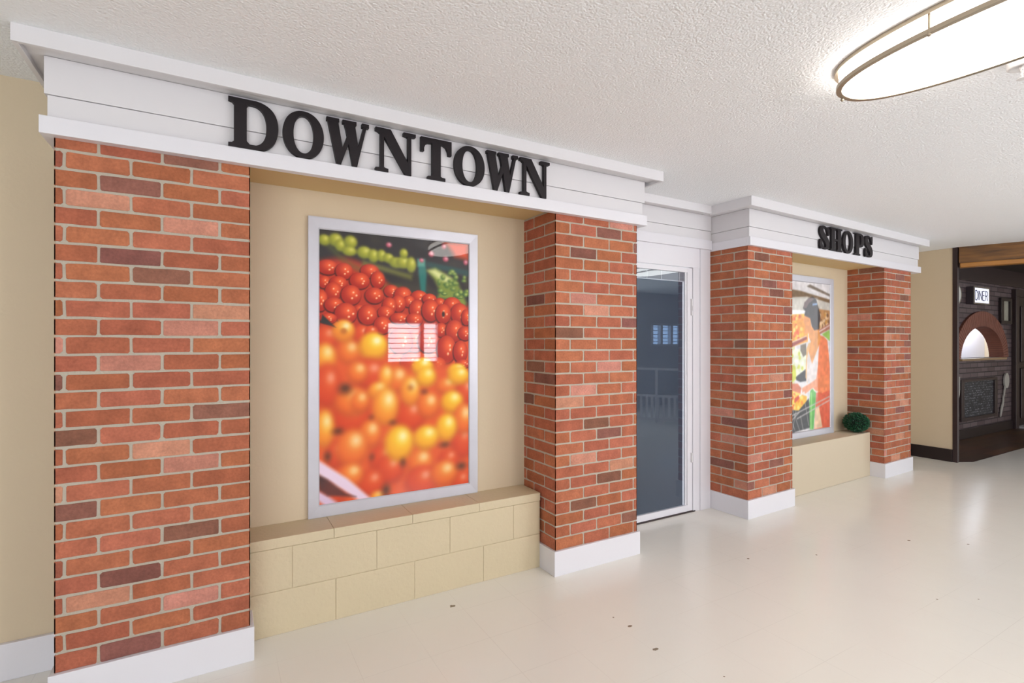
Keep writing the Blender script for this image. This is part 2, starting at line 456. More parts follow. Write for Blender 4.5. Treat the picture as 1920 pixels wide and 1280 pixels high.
# ---------------------------------------------------------------- fascias with their crown and sign letters
def fascia(label, loc, rz, u0, u1, yb, parts):
    root = empty('fascia', loc, rz); tag(root, label, 'fascia')
    for nm, m, lst in parts: boxes(nm, m, lst, root, bev=0.0015)
    return root
zc0 = 2.503
T0, T1 = 2.223, 2.290
fascia('long white fascia board carrying the word DOWNTOWN', (0, 0, 0), 0, 0, 0, 0, [
    ('upper_plank', M_WHITE, [(-0.573, 2.520, -0.024, 0.368, 2.3795, 2.523)]),
    ('lower_plank', M_WHITE, [(-0.564, 2.503, -0.019, 0.368, 2.262, 2.3775)]),
    ('trim_board', M_WHITE2, [(-0.584, 2.525, -0.042, 0.0, T0, T1), (-0.584, -0.549, 0.0, 0.368, T0, T1), (2.4705, 2.525, 0.0, 0.368, T0, T1)]),
    ('soffit', M_SOFFIT, [(-0.5475, 2.4695, 0.001, 0.368, 2.2605, 2.2615)]),
    ('crown', M_WHITE, [(-0.637, 2.574, -0.142, -0.124, zc0, ZC), (-0.637, -0.619, -0.124, 0.368, zc0, ZC), (2.556, 2.574, -0.124, 0.27, zc0, ZC)]),
    ('crown_soffit', M_WHITE, [(-0.620, 2.556, -0.125, -0.02, 2.524, 2.532), (-0.620, -0.57, -0.02, 0.368, 2.524, 2.532)])])
fascia('plain white fascia set back over the dark glass door', (0, 0, 0), 0, 0, 0, 0, [
    ('upper_plank', M_WHITE, [(2.529, 3.698, 0.386, 0.46, 2.392, 2.523)]),
    ('lower_plank', M_WHITE, [(2.529, 3.698, 0.391, 0.46, 2.24, 2.390)]),
    ('trim_board', M_WHITE2, [(2.529, 3.698, 0.378, 0.46, 2.230, 2.309)]),
    ('crown', M_WHITE, [(2.576, 3.566, 0.272, 0.290, zc0, ZC)]),
    ('crown_soffit', M_WHITE, [(2.576, 3.566, 0.290, 0.46, 2.524, 2.532)])])
fascia('white fascia board carrying the word SHOPS', (O2[0], O2[1], 0), TH2, 0, 0, 0, [
    ('upper_plank', M_WHITE, [(-0.012, 3.165, -0.024, 0.355, 2.3725, 2.517)]),
    ('lower_plank', M_WHITE, [(-0.008, 3.155, -0.019, 0.355, 2.240, 2.3705)]),
    ('trim_board', M_WHITE2, [(-0.018, 3.190, -0.036, -0.001, 2.219, 2.289), (-0.018, -0.002, -0.001, 0.355, 2.219, 2.289), (3.03, 3.190, -0.001, 0.355, 2.219, 2.289)]),
    ('soffit', M_SOFFIT, [(0.0, 3.03, 0.0005, 0.355, 2.2385, 2.2395)]),
    ('crown', M_WHITE, [(-0.165, 3.115, -0.142, -0.124, 2.494, ZC), (-0.165, -0.147, -0.124, 0.235, 2.494, ZC)]),
    ('crown_soffit', M_WHITE, [(-0.147, 3.115, -0.125, -0.02, 2.518, 2.526), (-0.147, -0.01, -0.02, 0.355, 2.518, 2.526)])])

def chaikin(p, n=2):
    for _ in range(n):
        q = []
        for i in range(len(p)):
            a, b = p[i], p[(i+1) % len(p)]
            q += [(0.75*a[0]+0.25*b[0], 0.75*a[1]+0.25*b[1]), (0.25*a[0]+0.75*b[0], 0.25*a[1]+0.75*b[1])]
        p = q
    return p
def ell(cx, cy, rx, ry, n=48, e=2.0):
    out = []
    for k in range(n):
        t = 2*PI*k/n; c, s = math.cos(t), math.sin(t)
        out.append((cx+rx*math.copysign(abs(c)**(2/e), c), cy+ry*math.copysign(abs(s)**(2/e), s)))
    return out
def bez(p0, p1, p2, p3, n=14):
    return [tuple((1-t)**3*a+3*(1-t)**2*t*b+3*(1-t)*t*t*c+t**3*d for a, b, c, d in zip(p0, p1, p2, p3)) for t in [i/n for i in range(1, n+1)]]
SER = 0.075
def serif(x0, x1, y0, y1, up, sa, sb):
    """slab with a small bracket towards the stem sa..sb"""
    b = 0.03
    if up: return [(x0, y0), (x1, y0), (x1, y1), (sb+0.03, y1+0.012), (sb, y1+b), (sa, y1+b), (sa-0.03, y1+0.012), (x0, y1)]
    return [(x0, y1), (x0, y0), (sa-0.03, y0-0.012), (sa, y0-b), (sb, y0-b), (sb+0.03, y0-0.012), (x1, y0), (x1, y1)]
S_OUT = chaikin([(.90,.985),(.97,.985),(.97,.60),(.84,.60),(.80,.74),(.70,.87),(.55,.93),(.42,.91),(.36,.83),(.40,.75),(.55,.65),(.80,.52),(.95,.39),(1.0,.26),(.96,.12),(.84,.03),(.64,0),(.46,.015),(.33,.055),(.22,.01),(.05,.01),(.05,.41),(.17,.41),(.23,.24),(.36,.11),(.50,.065),(.61,.09),(.66,.16),(.62,.25),(.47,.35),(.20,.49),(.05,.62),(0,.76),(.05,.90),(.17,.98),(.38,1.0),(.56,.98),(.72,.93),(.84,.97)], 1)
GLYPH = {
 'D': [([(0,0),(0,SER),(.07,SER+.01),(.11,SER+.04),(.11,.87),(.07,.91),(0,.925),(0,1),(.55,1)]+bez((.55,1),(.86,.97),(1,.78),(1,.5))+bez((1,.5),(1,.24),(.86,.03),(.60,0)),
        [[(.36,.15),(.36,.86),(.40,.90),(.52,.90)]+bez((.52,.90),(.70,.86),(.755,.68),(.755,.5))+bez((.755,.5),(.755,.30),(.70,.13),(.54,.09))+[(.42,.09)]])],
 'O': [(ell(.5,.5,.5,.5,56,2.1), [ell(.5,.5,.245,.40,48,2.1)])],
 'W': [([(.03,.93),(.25,.93),(.36,.36),(.38,.36),(.34,.0),(.245,0)], []), ([(.02,.96),(.265,.96),(.385,.30),(.335,0),(.235,0)], []),
        ([(.335,0),(.27,.10),(.50,.72),(.52,.50)], []), ([(.40,.95),(.66,.95),(.765,.30),(.715,0),(.61,0),(.45,.80)], []),
        ([(.715,0),(.665,.16),(.87,.93),(.945,.93)], []),
        ([(0,1),(0,.925),(.29,.925),(.29,1)], []), ([(.37,1),(.37,.925),(.70,.925),(.70,1)], []), ([(.83,1),(.83,.915),(1,.915),(1,1)], [])],
 'N': [([(.10,1),(.37,1),(.80,.30),(.80,.05),(.88,.0),(.745,0),(.20,.82),(.11,.90)], []), ([(.745,0),(.885,0),(.885,.18),(.80,.32),(.78,.1)], []),
        ([(.115,.03),(.205,.03),(.205,.93),(.115,.93)], []), ([(.80,.05),(.885,.05),(.885,.95),(.80,.95)], []),
        (serif(0,.31,0,SER,True,.115,.205), []), ([(0,1),(0,.925),(.05,.915),(.14,.86),(.2,.86),(.2,1)], []), (serif(.69,1,1-SER,1,False,.80,.885), [])],
 'T': [([(.36,.03),(.36,.88),(.24,.87),(.15,.83),(.10,.74),(.10,.655),(0,.655),(0,1),(1,1),(1,.655),(.90,.655),(.88,.75),(.82,.84),(.73,.88),(.64,.89),(.64,.03)], []),
        (serif(.22,.79,0,SER,True,.36,.64), [])],
 'S': [(S_OUT, [])],
 'H': [([(.10,.03),(.38,.03),(.38,.97),(.10,.97)], []), ([(.62,.03),(.90,.03),(.90,.97),(.62,.97)], []), ([(.3,.44),(.7,.44),(.7,.52),(.3,.52)], []),
        (serif(0,.47,0,SER*.8,True,.10,.38), []), (serif(.53,1,0,SER*.8,True,.62,.90), []), (serif(0,.47,1-SER*.8,1,False,.10,.38), []), (serif(.53,1,1-SER*.8,1,False,.62,.90), [])],
 'P': [([(.16,.03),(.16,.96),(.0,.965),(0,1),(.62,1)]+bez((.62,1),(.92,.98),(1,.86),(1,.70))+bez((1,.70),(1,.52),(.90,.40),(.64,.38))+[(.47,.39),(.47,.03)],
        [[(.47,.47),(.47,.92),(.56,.92)]+bez((.56,.92),(.68,.88),(.69,.80),(.69,.70))+bez((.69,.70),(.69,.58),(.66,.48),(.55,.46))]),
        (serif(0,.58,0,SER*.8,True,.16,.47), [])],
}
def letter(ch, x0, x1, label, group, y, t, loc=(0, 0, 0), rz=0.0, z0=2.290, z1=2.507):
    bm = bmesh.new()
    for i, (outer, holes) in enumerate(GLYPH[ch]):
        tb = bmesh.new()
        prism(tb, outer, holes, lambda a, b, d: (a*(x1-x0), -d*(1+0.02*i)+0.0002*i, b*(z1-z0)), t)
        tm = bpy.data.meshes.new('stroke'); tb.to_mesh(tm); tb.free(); bm.from_mesh(tm); bpy.data.meshes.remove(tm)
    o = link('sign_letter', bm, M_BLACK)
    c, s = math.cos(rz), math.sin(rz)
    o.location = (loc[0]+x0*c-y*s, loc[1]+x0*s+y*c, z0); o.rotation_euler = (0, 0, rz)
    tag(o, label, 'letter', group)
GD = 'letters of the DOWNTOWN sign'; GS = 'letters of the SHOPS sign'
for ch, a, b, lb in (('D', .040, .240, 'black letter D, first letter of the DOWNTOWN sign'),
                     ('O', .258, .437, 'black letter O right after the D of DOWNTOWN'),
                     ('W', .449, .649, 'black letter W left of the middle of DOWNTOWN, before the first N'),
                     ('N', .682, .890, 'black letter N just left of the T of DOWNTOWN'),
                     ('T', .919, 1.091, 'black letter T in the middle of the DOWNTOWN sign'),
                     ('O', 1.108, 1.290, 'black letter O right after the T of DOWNTOWN'),
                     ('W', 1.304, 1.504, 'black letter W before the last N of DOWNTOWN'),
                     ('N', 1.520, 1.725, 'black letter N, last letter of the DOWNTOWN sign')):
    letter(ch, a, b, lb, GD, -0.026, 0.022)
for ch, a, b, lb in (('S', 1.017, 1.187, 'black letter S, first letter of the SHOPS sign'),
                     ('H', 1.201, 1.417, 'black letter H, second letter of the SHOPS sign'),
                     ('O', 1.432, 1.626, 'black letter O in the middle of the SHOPS sign'),
                     ('P', 1.655, 1.846, 'black letter P, fourth letter of the SHOPS sign'),
                     ('S', 1.862, 2.025, 'black letter S, last letter of the SHOPS sign')):
    letter(ch, a, b, lb, GS, -0.026, 0.019, (O2[0], O2[1], 0), TH2, 2.289, 2.505)

# ---------------------------------------------------------------- low block ledges
bm = bmesh.new()
LX0, LX1 = 0.1285, 1.7845
box(bm, LX0+.001, LX1-.001, 0.156, 0.369, 0.0, 0.43)
def course(z0, z1, js, yf, yb):
    xs = [LX0]+js+[LX1]
    for a, b in zip(xs, xs[1:]): box(bm, a+(0.0006 if a > LX0 else 0), b-(0.0006 if b < LX1 else 0), yf, yb, z0, z1, bev=0.0028)
course(0.0, 0.2125, [0.53, 0.953, 1.382], 0.152, 0.3)
course(0.2145, 0.423, [0.322, 0.742, 1.166, 1.59], 0.152, 0.3)
course(0.4255, 0.4755, [0.520, 0.940, 1.353], 0.146, 0.3695)
tag(link('block_ledge', bm, M_BLOCK), 'low painted concrete block ledge under the tomato poster', 'ledge')
bm = bmesh.new()
box(bm, 0.655, 2.372, 0.128, 0.359, 0, 0.467, bev=0.006)
o = tag(link('block_ledge', bm, M_LEDGE), 'smooth low painted ledge under the shopper poster, holding the green ball', 'ledge')
o.location = (O2[0], O2[1], 0); o.rotation_euler = (0, 0, TH2)

# ---------------------------------------------------------------- poster prints, painted pixel by pixel as vertex colours
def sstep(e0, e1, x):
    t = np.clip((x-e0)/(e1-e0), 0, 1); return t*t*(3-2*t)
def noise2(U, V, f, seed):
    rs = np.random.RandomState(seed); g = rs.rand(int(f*2)+3, int(f*2)+3)
    x = U*f; y = V*f*1.7; xi = np.clip(x.astype(int), 0, g.shape[0]-2); yi = np.clip(y.astype(int), 0, g.shape[1]-2)
    fx = x-xi; fy = y-yi; fx = fx*fx*(3-2*fx); fy = fy*fy*(3-2*fy)
    return (g[xi, yi]*(1-fx)+g[xi+1, yi]*fx)*(1-fy)+(g[xi, yi+1]*(1-fx)+g[xi+1, yi+1]*fx)*fy
def poly_mask(U, V, pts, soft=0.0):
    inside = np.zeros(U.shape, bool); dist = np.full(U.shape, 9.0)
    n = len(pts)
    for i in range(n):
        (x0, y0), (x1, y1) = pts[i], pts[(i+1) % n]
        c = ((y0 > V) != (y1 > V)) & (U < (x1-x0)*(V-y0)/((y1-y0) or 1e-9)+x0)
        inside ^= c
        if soft:
            dx, dy = x1-x0, (y1-y0)*1.7
            t = np.clip(((U-x0)*dx+(V-y0)*1.7*dy)/(dx*dx+dy*dy+1e-12), 0, 1)
            dist = np.minimum(dist, np.hypot(U-x0-t*dx, (V-y0)*1.7-t*dy))
    if not soft: return inside.astype(float)
    sd = np.where(inside, dist, -dist)
    return sstep(-soft, soft, sd)
def lay(img, m, col): 
    m = m[..., None]; img[:] = img*(1-m)+np.array(col, float)*m
def fruit(img, U, V, u, v, ru, rv, base, dark, hl, soft, hpos=(0.25, 0.3), hr=0.28, hs=1.0):
    du, dv = (U-u)/ru, (V-v)/rv
    d = np.hypot(du, dv)
    m = 1-sstep(1-soft, 1+soft*0.6, d)
    sh = sstep(-0.2, 1.25, np.hypot(du-0.2, dv-0.25))[..., None]
    c = np.array(base, float)*(1-sh)+np.array(dark, float)*sh
    h = (np.exp(-(((du-hpos[0])/hr)**2+((dv-hpos[1])/hr)**2))*hs)[..., None]
    c = c*(1-np.clip(h, 0, 1))+np.array(hl, float)*np.clip(h, 0, 1)
    img[:] = img*(1-m[..., None])+c*m[..., None]
def blur(img, r):
    out = img.copy()
    for _ in range(2):
        for ax in (0, 1):
            p = np.pad(out, [(r, r) if a == ax else (0, 0) for a in range(3)], mode='edge')
            c = np.cumsum(p, axis=ax); z = np.zeros_like(np.take(c, [0], axis=ax)); c = np.concatenate([z, c], axis=ax)
            n = out.shape[ax]; k = 2*r+1
            out = (np.take(c, range(k, k+n), axis=ax)-np.take(c, range(0, n), axis=ax))/k
    return out
def to_lin(img):
    c = np.clip(img, 0, 255)/255
    return np.where(c <= 0.04045, c/12.92, ((c+0.055)/1.055)**2.4)

RED= [(0.051, 0.866, 0.061, 0.027), (0.15, 0.855, 0.052, 0.03), (0.245, 0.823, 0.061, 0.03), (0.31, 0.862, 0.059, 0.026), (0.361, 0.831, 0.045, 0.033), (0.031, 0.811, 0.037, 0.023), (0.115, 0.81, 0.052, 0.025), (0.085, 0.779, 0.048, 0.033), (0.192, 0.768, 0.06, 0.036), (0.339, 0.77, 0.059, 0.03), (0.011, 0.744, 0.04, 0.039), (0.088, 0.729, 0.055, 0.027), (0.16, 0.699, 0.067, 0.038), (0.241, 0.715, 0.036, 0.017), (0.295, 0.695, 0.059, 0.037), (0.391, 0.657, 0.056, 0.033), (0.054, 0.679, 0.051, 0.019), (0.451, 0.79, 0.05, 0.024), (0.528, 0.775, 0.059, 0.034), (0.497, 0.743, 0.047, 0.033), (0.436, 0.732, 0.046, 0.033), (0.413, 0.706, 0.053, 0.026), (0.505, 0.685, 0.062, 0.022), (0.607, 0.682, 0.056, 0.025), (0.567, 0.753, 0.04, 0.023), (0.623, 0.723, 0.052, 0.036), (0.639, 0.773, 0.057, 0.025), (0.712, 0.766, 0.05, 0.021), (0.72, 0.72, 0.062, 0.044), (0.787, 0.751, 0.042, 0.021), (0.812, 0.708, 0.055, 0.04), (0.88, 0.744, 0.065, 0.033), (0.936, 0.71, 0.066, 0.043), (0.985, 0.696, 0.036, 0.033), (0.897, 0.638, 0.065, 0.045), (0.976, 0.629, 0.053, 0.029), (0.837, 0.563, 0.069, 0.056), (0.941, 0.553, 0.053, 0.045), (0.795, 0.642, 0.047, 0.028), (0.958, 0.501, 0.053, 0.019), (0.607, 0.596, 0.072, 0.041), (0.704, 0.596, 0.074, 0.046), (0.513, 0.596, 0.078, 0.049), (0.77, 0.503, 0.059, 0.028), (0.49, 0.515, 0.062, 0.031), (0.583, 0.514, 0.072, 0.036)]
SOFT= [(0.259, 0.625, 0.058, 0.034, 'r'), (0.317, 0.634, 0.044, 0.022, 'r'), (0.044, 0.612, 0.068, 0.044, 'r'), (0.146, 0.64, 0.067, 0.038, 'y'), (0.181, 0.561, 0.067, 0.042, 'o'), (0.037, 0.541, 0.061, 0.05, 'y'), (0.332, 0.582, 0.089, 0.05, 'Y'), (0.663, 0.5, 0.074, 0.032, 'Y'), (0.914, 0.478, 0.07, 0.028, 'Y'), (0.31, 0.477, 0.109, 0.055, 'r'), (0.233, 0.483, 0.063, 0.038, 'o'), (0.049, 0.437, 0.08, 0.078, 'r'), (0.412, 0.463, 0.045, 0.043, 'y'), (0.487, 0.453, 0.076, 0.048, 'o'), (0.836, 0.418, 0.076, 0.032, 'o'), (0.98, 0.391, 0.079, 0.061, 'r'), (0.689, 0.457, 0.069, 0.036, 'Y'), (0.929, 0.457, 0.078, 0.033, 'Y'), (0.361, 0.412, 0.062, 0.03, 'y'), (0.198, 0.375, 0.105, 0.05, 'o'), (0.191, 0.321, 0.112, 0.063, 'r'), (0.247, 0.373, 0.057, 0.038, 'o'), (0.578, 0.406, 0.066, 0.055, 'y'), (0.878, 0.352, 0.081, 0.042, 'Y'), (0.412, 0.35, 0.082, 0.069, 'y'), (0.578, 0.309, 0.102, 0.062, 'r'), (0.705, 0.344, 0.077, 0.05, 'o'), (0.033, 0.283, 0.056, 0.065, 'y'), (0.963, 0.279, 0.07, 0.061, 'o'), (0.836, 0.248, 0.076, 0.053, 'Y'), (0.954, 0.186, 0.078, 0.07, 'r'), (0.31, 0.248, 0.072, 0.051, 'o'), (0.198, 0.203, 0.098, 0.067, 'o'), (0.502, 0.203, 0.096, 0.066, 'Y'), (0.689, 0.215, 0.089, 0.045, 'Y'), (0.096, 0.185, 0.054, 0.049, 'r'), (0.397, 0.148, 0.089, 0.056, 'r'), (0.442, 0.106, 0.091, 0.056, 'r'), (0.649, 0.118, 0.088, 0.049, 'o'), (0.852, 0.114, 0.076, 0.041, 'r'), (0.819, 0.061, 0.097, 0.05, 'o'), (0.657, 0.042, 0.113, 0.058, 'r'), (0.946, 0.019, 0.069, 0.037, 'r'), (0.318, 0.06, 0.087, 0.051, 'r'), (0.191, 0.099, 0.077, 0.042, 'o'), (0.089, 0.05, 0.088, 0.045, 'r'), (0.354, 0.006, 0.044, 0.017, 'y')]
GAPS= [(0.153, 0.418, 0.041, 0.021), (0.109, 0.262, 0.034, 0.012), (0.318, 0.305, 0.014, 0.008), (0.457, 0.279, 0.026, 0.008), (0.049, 0.172, 0.02, 0.02), (0.321, 0.153, 0.013, 0.013), (0.525, 0.118, 0.017, 0.018), (0.946, 0.075, 0.039, 0.015), (0.819, 0.171, 0.042, 0.01), (0.412, 0.018, 0.028, 0.026), (0.013, 0.093, 0.039, 0.032), (0.673, 0.393, 0.024, 0.008)]
BAR1= [(-0.009, 0.167), (0.17, 0.084), (0.318, -0.004), (0.24, -0.005), (0.103, 0.061), (-0.009, 0.115)]
BAR2= [(-0.009, 0.056), (0.056, 0.028), (0.116, -0.004), (0.036, -0.007), (-0.009, 0.018)]
PEP= [(0.031, 0.964, 0.034, 0.019), (0.098, 0.968, 0.041, 0.023), (0.126, 0.949, 0.031, 0.021), (0.188, 0.965, 0.039, 0.023), (0.181, 0.931, 0.042, 0.017), (0.274, 0.931, 0.044, 0.022), (0.332, 0.921, 0.033, 0.024), (0.384, 0.924, 0.03, 0.022), (0.429, 0.917, 0.034, 0.018), (0.482, 0.902, 0.046, 0.02), (0.528, 0.904, 0.047, 0.022), (0.583, 0.898, 0.032, 0.029), (0.532, 0.94, 0.027, 0.018)]
PINK= [(0.432, 0.968, 0.021, 0.011), (0.724, 0.948, 0.023, 0.013), (0.829, 0.932, 0.024, 0.012), (0.816, 0.983, 0.019, 0.012), (0.655, 0.919, 0.018, 0.009), (0.98, 0.925, 0.018, 0.012)]
LEAFLN= [(0.037, 0.957), (0.153, 0.891), (0.259, 0.862), (0.391, 0.806), (0.513, 0.801)]
OLIVE= [(0.266, 0.901), (0.591, 0.858), (0.583, 0.839), (0.259, 0.883)]
TEALV= [(0.627, 0.923), (0.679, 0.925), (0.691, 0.862), (0.683, 0.788), (0.651, 0.787), (0.635, 0.859)]
TEALH= [(0.691, 0.917), (1.002, 0.893), (1.002, 0.869), (0.691, 0.894)]
CUC= [(0.691, 0.88), (0.753, 0.892), (0.914, 0.847), (0.949, 0.805), (0.985, 0.758), (0.976, 0.739), (0.871, 0.765), (0.77, 0.772), (0.787, 0.8), (0.745, 0.845)]
CUCL= [(0.704, 0.88), (0.753, 0.887), (0.871, 0.854), (0.854, 0.83), (0.77, 0.851)]
REDC= [(0.812, 1.001), (1.002, 1.008), (1.002, 0.936), (0.897, 0.945), (0.854, 0.98)]
PB= [(0.704, 1.014), (1.002, 1.008), (1.002, 0.764)]
P2=[
 ([(0.598, 0.991), (1.011, 0.936), (1.011, 0.92), (0.529, 0.976)],(125, 112, 100)),
 ([(0.216, 0.946), (0.426, 0.941), (0.598, 0.927), (1.011, 0.899), (1.011, 0.866), (0.837, 0.886), (0.54, 0.906), (0.216, 0.892)],(125, 100, 72)),
 ([(0.216, 0.892), (0.54, 0.906), (0.837, 0.886), (1.011, 0.874), (1.011, 0.821), (0.216, 0.804)],(205, 200, 190)),
 ([(0.216, 0.81), (0.506, 0.812), (0.46, 0.792), (0.216, 0.778)],(255, 255, 255)),
 ([(0.216, 0.778), (0.517, 0.789), (0.634, 0.666), (0.216, 0.663)],(236, 165, 75)),
 ([(0.764, 0.828), (1.011, 0.821), (1.011, 0.697), (0.764, 0.683)],(185, 135, 85)),
 ([(0.185, 0.74), (0.554, 0.746), (0.554, 0.603), (0.185, 0.561)],(238, 158, 55)),
 ([(0.185, 0.582), (0.526, 0.637), (0.539, 0.619), (0.185, 0.555)],(150, 60, 50)),
 ([(0.185, 0.591), (0.526, 0.643), (0.528, 0.637), (0.185, 0.584)],(235, 220, 215)),
 ([(0.757, 0.679), (1.009, 0.736), (1.009, 0.691), (0.795, 0.654)],(175, 115, 95)),
 ([(0.757, 0.67), (1.009, 0.723), (1.009, 0.717), (0.767, 0.663)],(240, 225, 220)),
 ([(0.833, 0.654), (1.009, 0.688), (1.009, 0.604), (0.95, 0.623)],(150, 190, 90)),
 ([(0.185, 0.543), (0.526, 0.56), (0.526, 0.399), (0.185, 0.334)],(228, 232, 205)),
 ([(0.185, 0.459), (0.314, 0.439), (0.331, 0.354), (0.185, 0.322)],(200, 205, 60)),
 ([(0.41, 0.579), (0.517, 0.591), (0.526, 0.517), (0.464, 0.499), (0.41, 0.542)],(120, 110, 95)),
 ([(0.323, 0.367), (0.393, 0.386), (0.508, 0.415), (0.521, 0.338), (0.41, 0.333), (0.331, 0.348)],(38, 40, 46)),
 ([(0.185, 0.328), (0.357, 0.323), (0.428, 0.291), (0.41, 0.255), (0.185, 0.262)],(215, 120, 80)),
 ([(0.185, 0.292), (0.535, 0.232), (0.526, 0.189), (0.375, 0.143), (0.185, 0.16)],(245, 185, 50)),
 ([(0.185, 0.155), (0.375, 0.143), (0.572, 0.218), (0.612, 0.018), (0.185, -0.001)],(58, 60, 62)),
 ([(0.72, 0.251), (1.009, 0.274), (1.009, -0.001), (0.682, 0.001)],(222, 105, 78)),
 ([(0.71, 0.144), (0.78, 0.151), (0.849, 0.008), (0.682, 0.004)],(238, 200, 165)),
 ([(0.682, 0.346), (0.748, 0.452), (0.786, 0.648), (0.872, 0.639), (0.95, 0.613), (0.985, 0.507), (1.005, 0.39), (1.001, 0.261), (0.853, 0.247), (0.738, 0.282)],(238, 135, 92)),
 ([(0.526, 0.554), (0.568, 0.591), (0.612, 0.597), (0.572, 0.485), (0.544, 0.318), (0.505, 0.363)],(226, 178, 118)),
 ([(0.557, 0.746), (0.612, 0.709), (0.682, 0.694), (0.767, 0.689), (0.818, 0.629), (0.757, 0.553), (0.636, 0.45), (0.568, 0.535), (0.612, 0.603), (0.572, 0.634)],(226, 152, 82)),
 ([(0.564, 0.541), (0.636, 0.45), (0.78, 0.581), (0.754, 0.433), (0.723, 0.345), (0.627, 0.332), (0.526, 0.331), (0.539, 0.486)],(226, 216, 214)),
 ([(0.738, 0.357), (0.989, 0.365), (1.001, 0.274), (0.843, 0.244), (0.72, 0.263), (0.664, 0.284)],(242, 142, 95)),
 ([(0.437, 0.291), (0.59, 0.317), (0.72, 0.345), (0.742, 0.294), (0.627, 0.282), (0.508, 0.251), (0.446, 0.26)],(232, 155, 115)),
 ([(0.357, 0.238), (0.481, 0.268), (0.499, 0.258), (0.375, 0.232)],(240, 225, 215)),
 ([(0.297, 0.228), (0.375, 0.244), (0.393, 0.225), (0.305, 0.198)],(215, 75, 50)),
 ([(0.601, 0.267), (0.645, 0.281), (0.716, 0.251), (0.705, 0.182), (0.667, 0.002), (0.59, 0.006), (0.583, 0.187)],(92, 178, 78)),
 ([(0.612, 0.254), (0.636, 0.26), (0.627, 0.004), (0.599, 0.006)],(140, 205, 110)),
 ([(0.483, 0.783), (0.598, 0.765), (0.645, 0.666), (0.495, 0.653), (0.5, 0.712), (0.466, 0.735)],(228, 150, 82)),
 ([(0.564, 0.895), (0.645, 0.91), (0.722, 0.891), (0.774, 0.828), (0.807, 0.78), (0.776, 0.687), (0.681, 0.68), (0.634, 0.706), (0.598, 0.761), (0.483, 0.779), (0.506, 0.807), (0.458, 0.825), (0.495, 0.865)],(56, 52, 56)),
 ([(0.483, 0.865), (0.564, 0.895), (0.634, 0.904), (0.681, 0.894), (0.575, 0.863), (0.529, 0.831), (0.472, 0.825)],(105, 85, 85)),
 ([(0.645, 0.862), (0.74, 0.868), (0.743, 0.855), (0.645, 0.848)],(135, 165, 205)),
]
WIRES= [[(0.185, 0.107), (0.999, 0.216)], [(0.34, 0.09), (0.999, 0.19)], [(0.185, 0.143), (0.305, 0.016)], [(0.254, 0.164), (0.41, -0.008)], [(0.323, 0.142), (0.254, 0.007)], [(0.41, 0.108), (0.464, 0.007)], [(0.499, 0.19), (0.572, 0.032)], [(0.185, 0.065), (0.393, 0.133)]]


